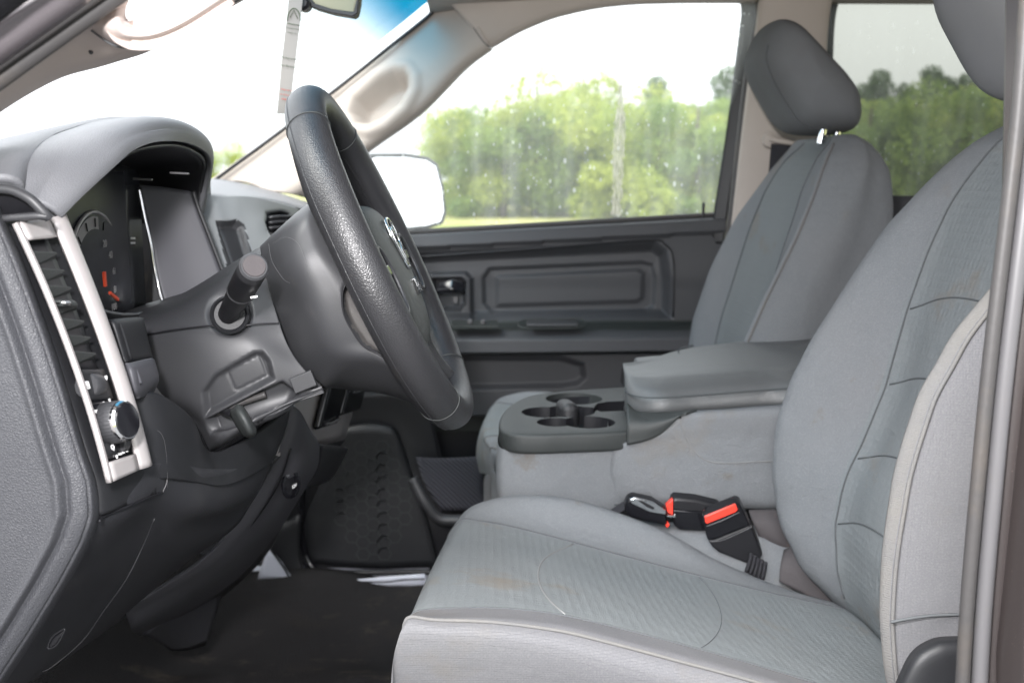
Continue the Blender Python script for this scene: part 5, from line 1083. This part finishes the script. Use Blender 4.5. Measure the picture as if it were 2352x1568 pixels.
# emblem on the pad: shield with horned head outline and three letters
em = []
for a, b in [(.0, .034), (.018, .030), (.026, .016), (.018, .002), (.008, -.016), (0, -.022), (-.008, -.016), (-.018, .002), (-.026, .016), (-.018, .030)]: em.append(WP(a, b+.004, .0195))
tube('emblem', em, .0020, M['chrome'], hub, 8, closed=True, res=60)
tube('emblem', [WP(a, b, .0205) for a, b in [(-.018, .012), (-.012, .028), (0, .020), (.012, .028), (.018, .012), (.008, .004), (0, -.010), (-.008, .004), (-.018, .012)]], .0016, M['chrome'], hub, 6, res=50)
text('emblem_letters', 'RAM', WP(0, -.040, .0192), wl_, wu, .024, M['chrome'], hub, .0012)
# spokes with bezel
for sgn in (-1, 1):
    rows_ = []
    for a in (.05, .09, .13, .165):
        hh = .036-.05*(a-.05)*1.2; k = sgn*a
        rows_.append([WP(k, .022+(a-.05)*.2, -.016), WP(k, .016+(a-.05)*.2, .002-(.165-a)*.02), WP(k, -.02, .008-(.165-a)*.02), WP(k, -.05+(a-.05)*.25, .002), WP(k, -.056+(a-.05)*.25, -.016)])
    patch('spoke', rows_, M['leather_s'], sw, 16, 20, thick=.010, ctrl3=True)
    ring = [WP(sgn*(.118+.034*math.cos(t)), -.018+.034*math.sin(t), .012) for t in np.linspace(0, 2*math.pi, 20, endpoint=False)]
    tube('spoke_trim', ring, .0024, M['mid'], sw, 8, closed=True, res=60)
    box('cruise_button', WP(sgn*.112, -.030, .006), wl_*.016, wu*.008, wn*.004, M['gloss'], sw, .002)
    box('cruise_button', WP(sgn*.112, -.008, .010), wl_*.014, wu*.006, wn*.003, M['gloss'], sw, .002)
for sgn in (-1, 1):
    patch('lower_spoke', [[WP(sgn*.012, -.07, -.012), WP(sgn*.03, -.075, -.004), WP(sgn*.055, -.07, -.014)], [WP(sgn*.025, -.12, -.012), WP(sgn*.045, -.12, -.004), WP(sgn*.065, -.115, -.014)], [WP(sgn*.05, -.168, -.008), WP(sgn*.066, -.165, .004), WP(sgn*.082, -.158, -.008)]], M['black'], sw, 14, 10, thick=.008, ctrl3=True)
# rear cover of the wheel hub
rc = [(802, 640), (788, 672), (790, 715), (806, 752), (835, 792), (872, 812), (910, 836), (960, 850), (880, 650)]
def dR(u, v):
    d = sdpoly(u, v, rc); return -.010*sm(-d, -2, 10)
def mR(u, v): return 1 if sdpoly(np.array([u]), np.array([v]), rc)[0] < -4 else 0
patch('hub_rear_cover', [[(600, 566, 1.13), (645, 524, 1.13), (705, 470, 1.13), (760, 440, 1.13), (800, 440, 1.13)],
                    [(598, 572, 1.05), (642, 530, 1.02), (700, 482, 1.01), (750, 462, 1.03), (800, 470, 1.05)],
                    [(612, 640, 1.03), (660, 600, .985), (715, 560, .98), (780, 560, .995), (830, 570, 1.01)],
                    [(640, 735, 1.03), (700, 690, .98), (765, 660, .975), (830, 660, .985), (880, 680, 1.0)],
                    [(680, 830, 1.03), (745, 795, .985), (820, 780, .98), (880, 785, .985), (930, 800, 1.0)],
                    [(742, 886, 1.035), (800, 845, 1.0), (870, 840, .99), (930, 875, .995), (975, 910, 1.01)],
                    [(748, 890, 1.10), (805, 893, 1.07), (870, 900, 1.06), (930, 918, 1.06), (985, 950, 1.06)],
                    [(750, 880, 1.20), (805, 888, 1.18), (870, 894, 1.18), (930, 912, 1.18), (985, 945, 1.18)]], [M['mid'], mat('speckled_plastic', (.07, .066, .064), .35, .5, stain=(900, .6, .7, (.2, .19, .18)))], sw, 90, 80, disp=dR, thick=.004, matf=mR)
tube('cover_edge', pts([(800, 640, .972), (787, 672, .972), (789, 716, .974), (806, 754, .976), (835, 794, .978), (872, 814, .98), (925, 842, .98)]), .0009, M['black'], sw, 6)
for l in ([(625, 560, 1.0), (655, 545, .99), (685, 560, .98), (705, 610, .975)], [(617, 560, 1.01), (625, 600, .995), (650, 640, .985), (665, 650, .98)]):
    tube('scratch', pts([(a, b, c-.002) for a, b, c in l]), .00014, M['seal_light'], sw, 4)

for o in list(bpy.data.objects):
    if '_o' in o: del o['_o']
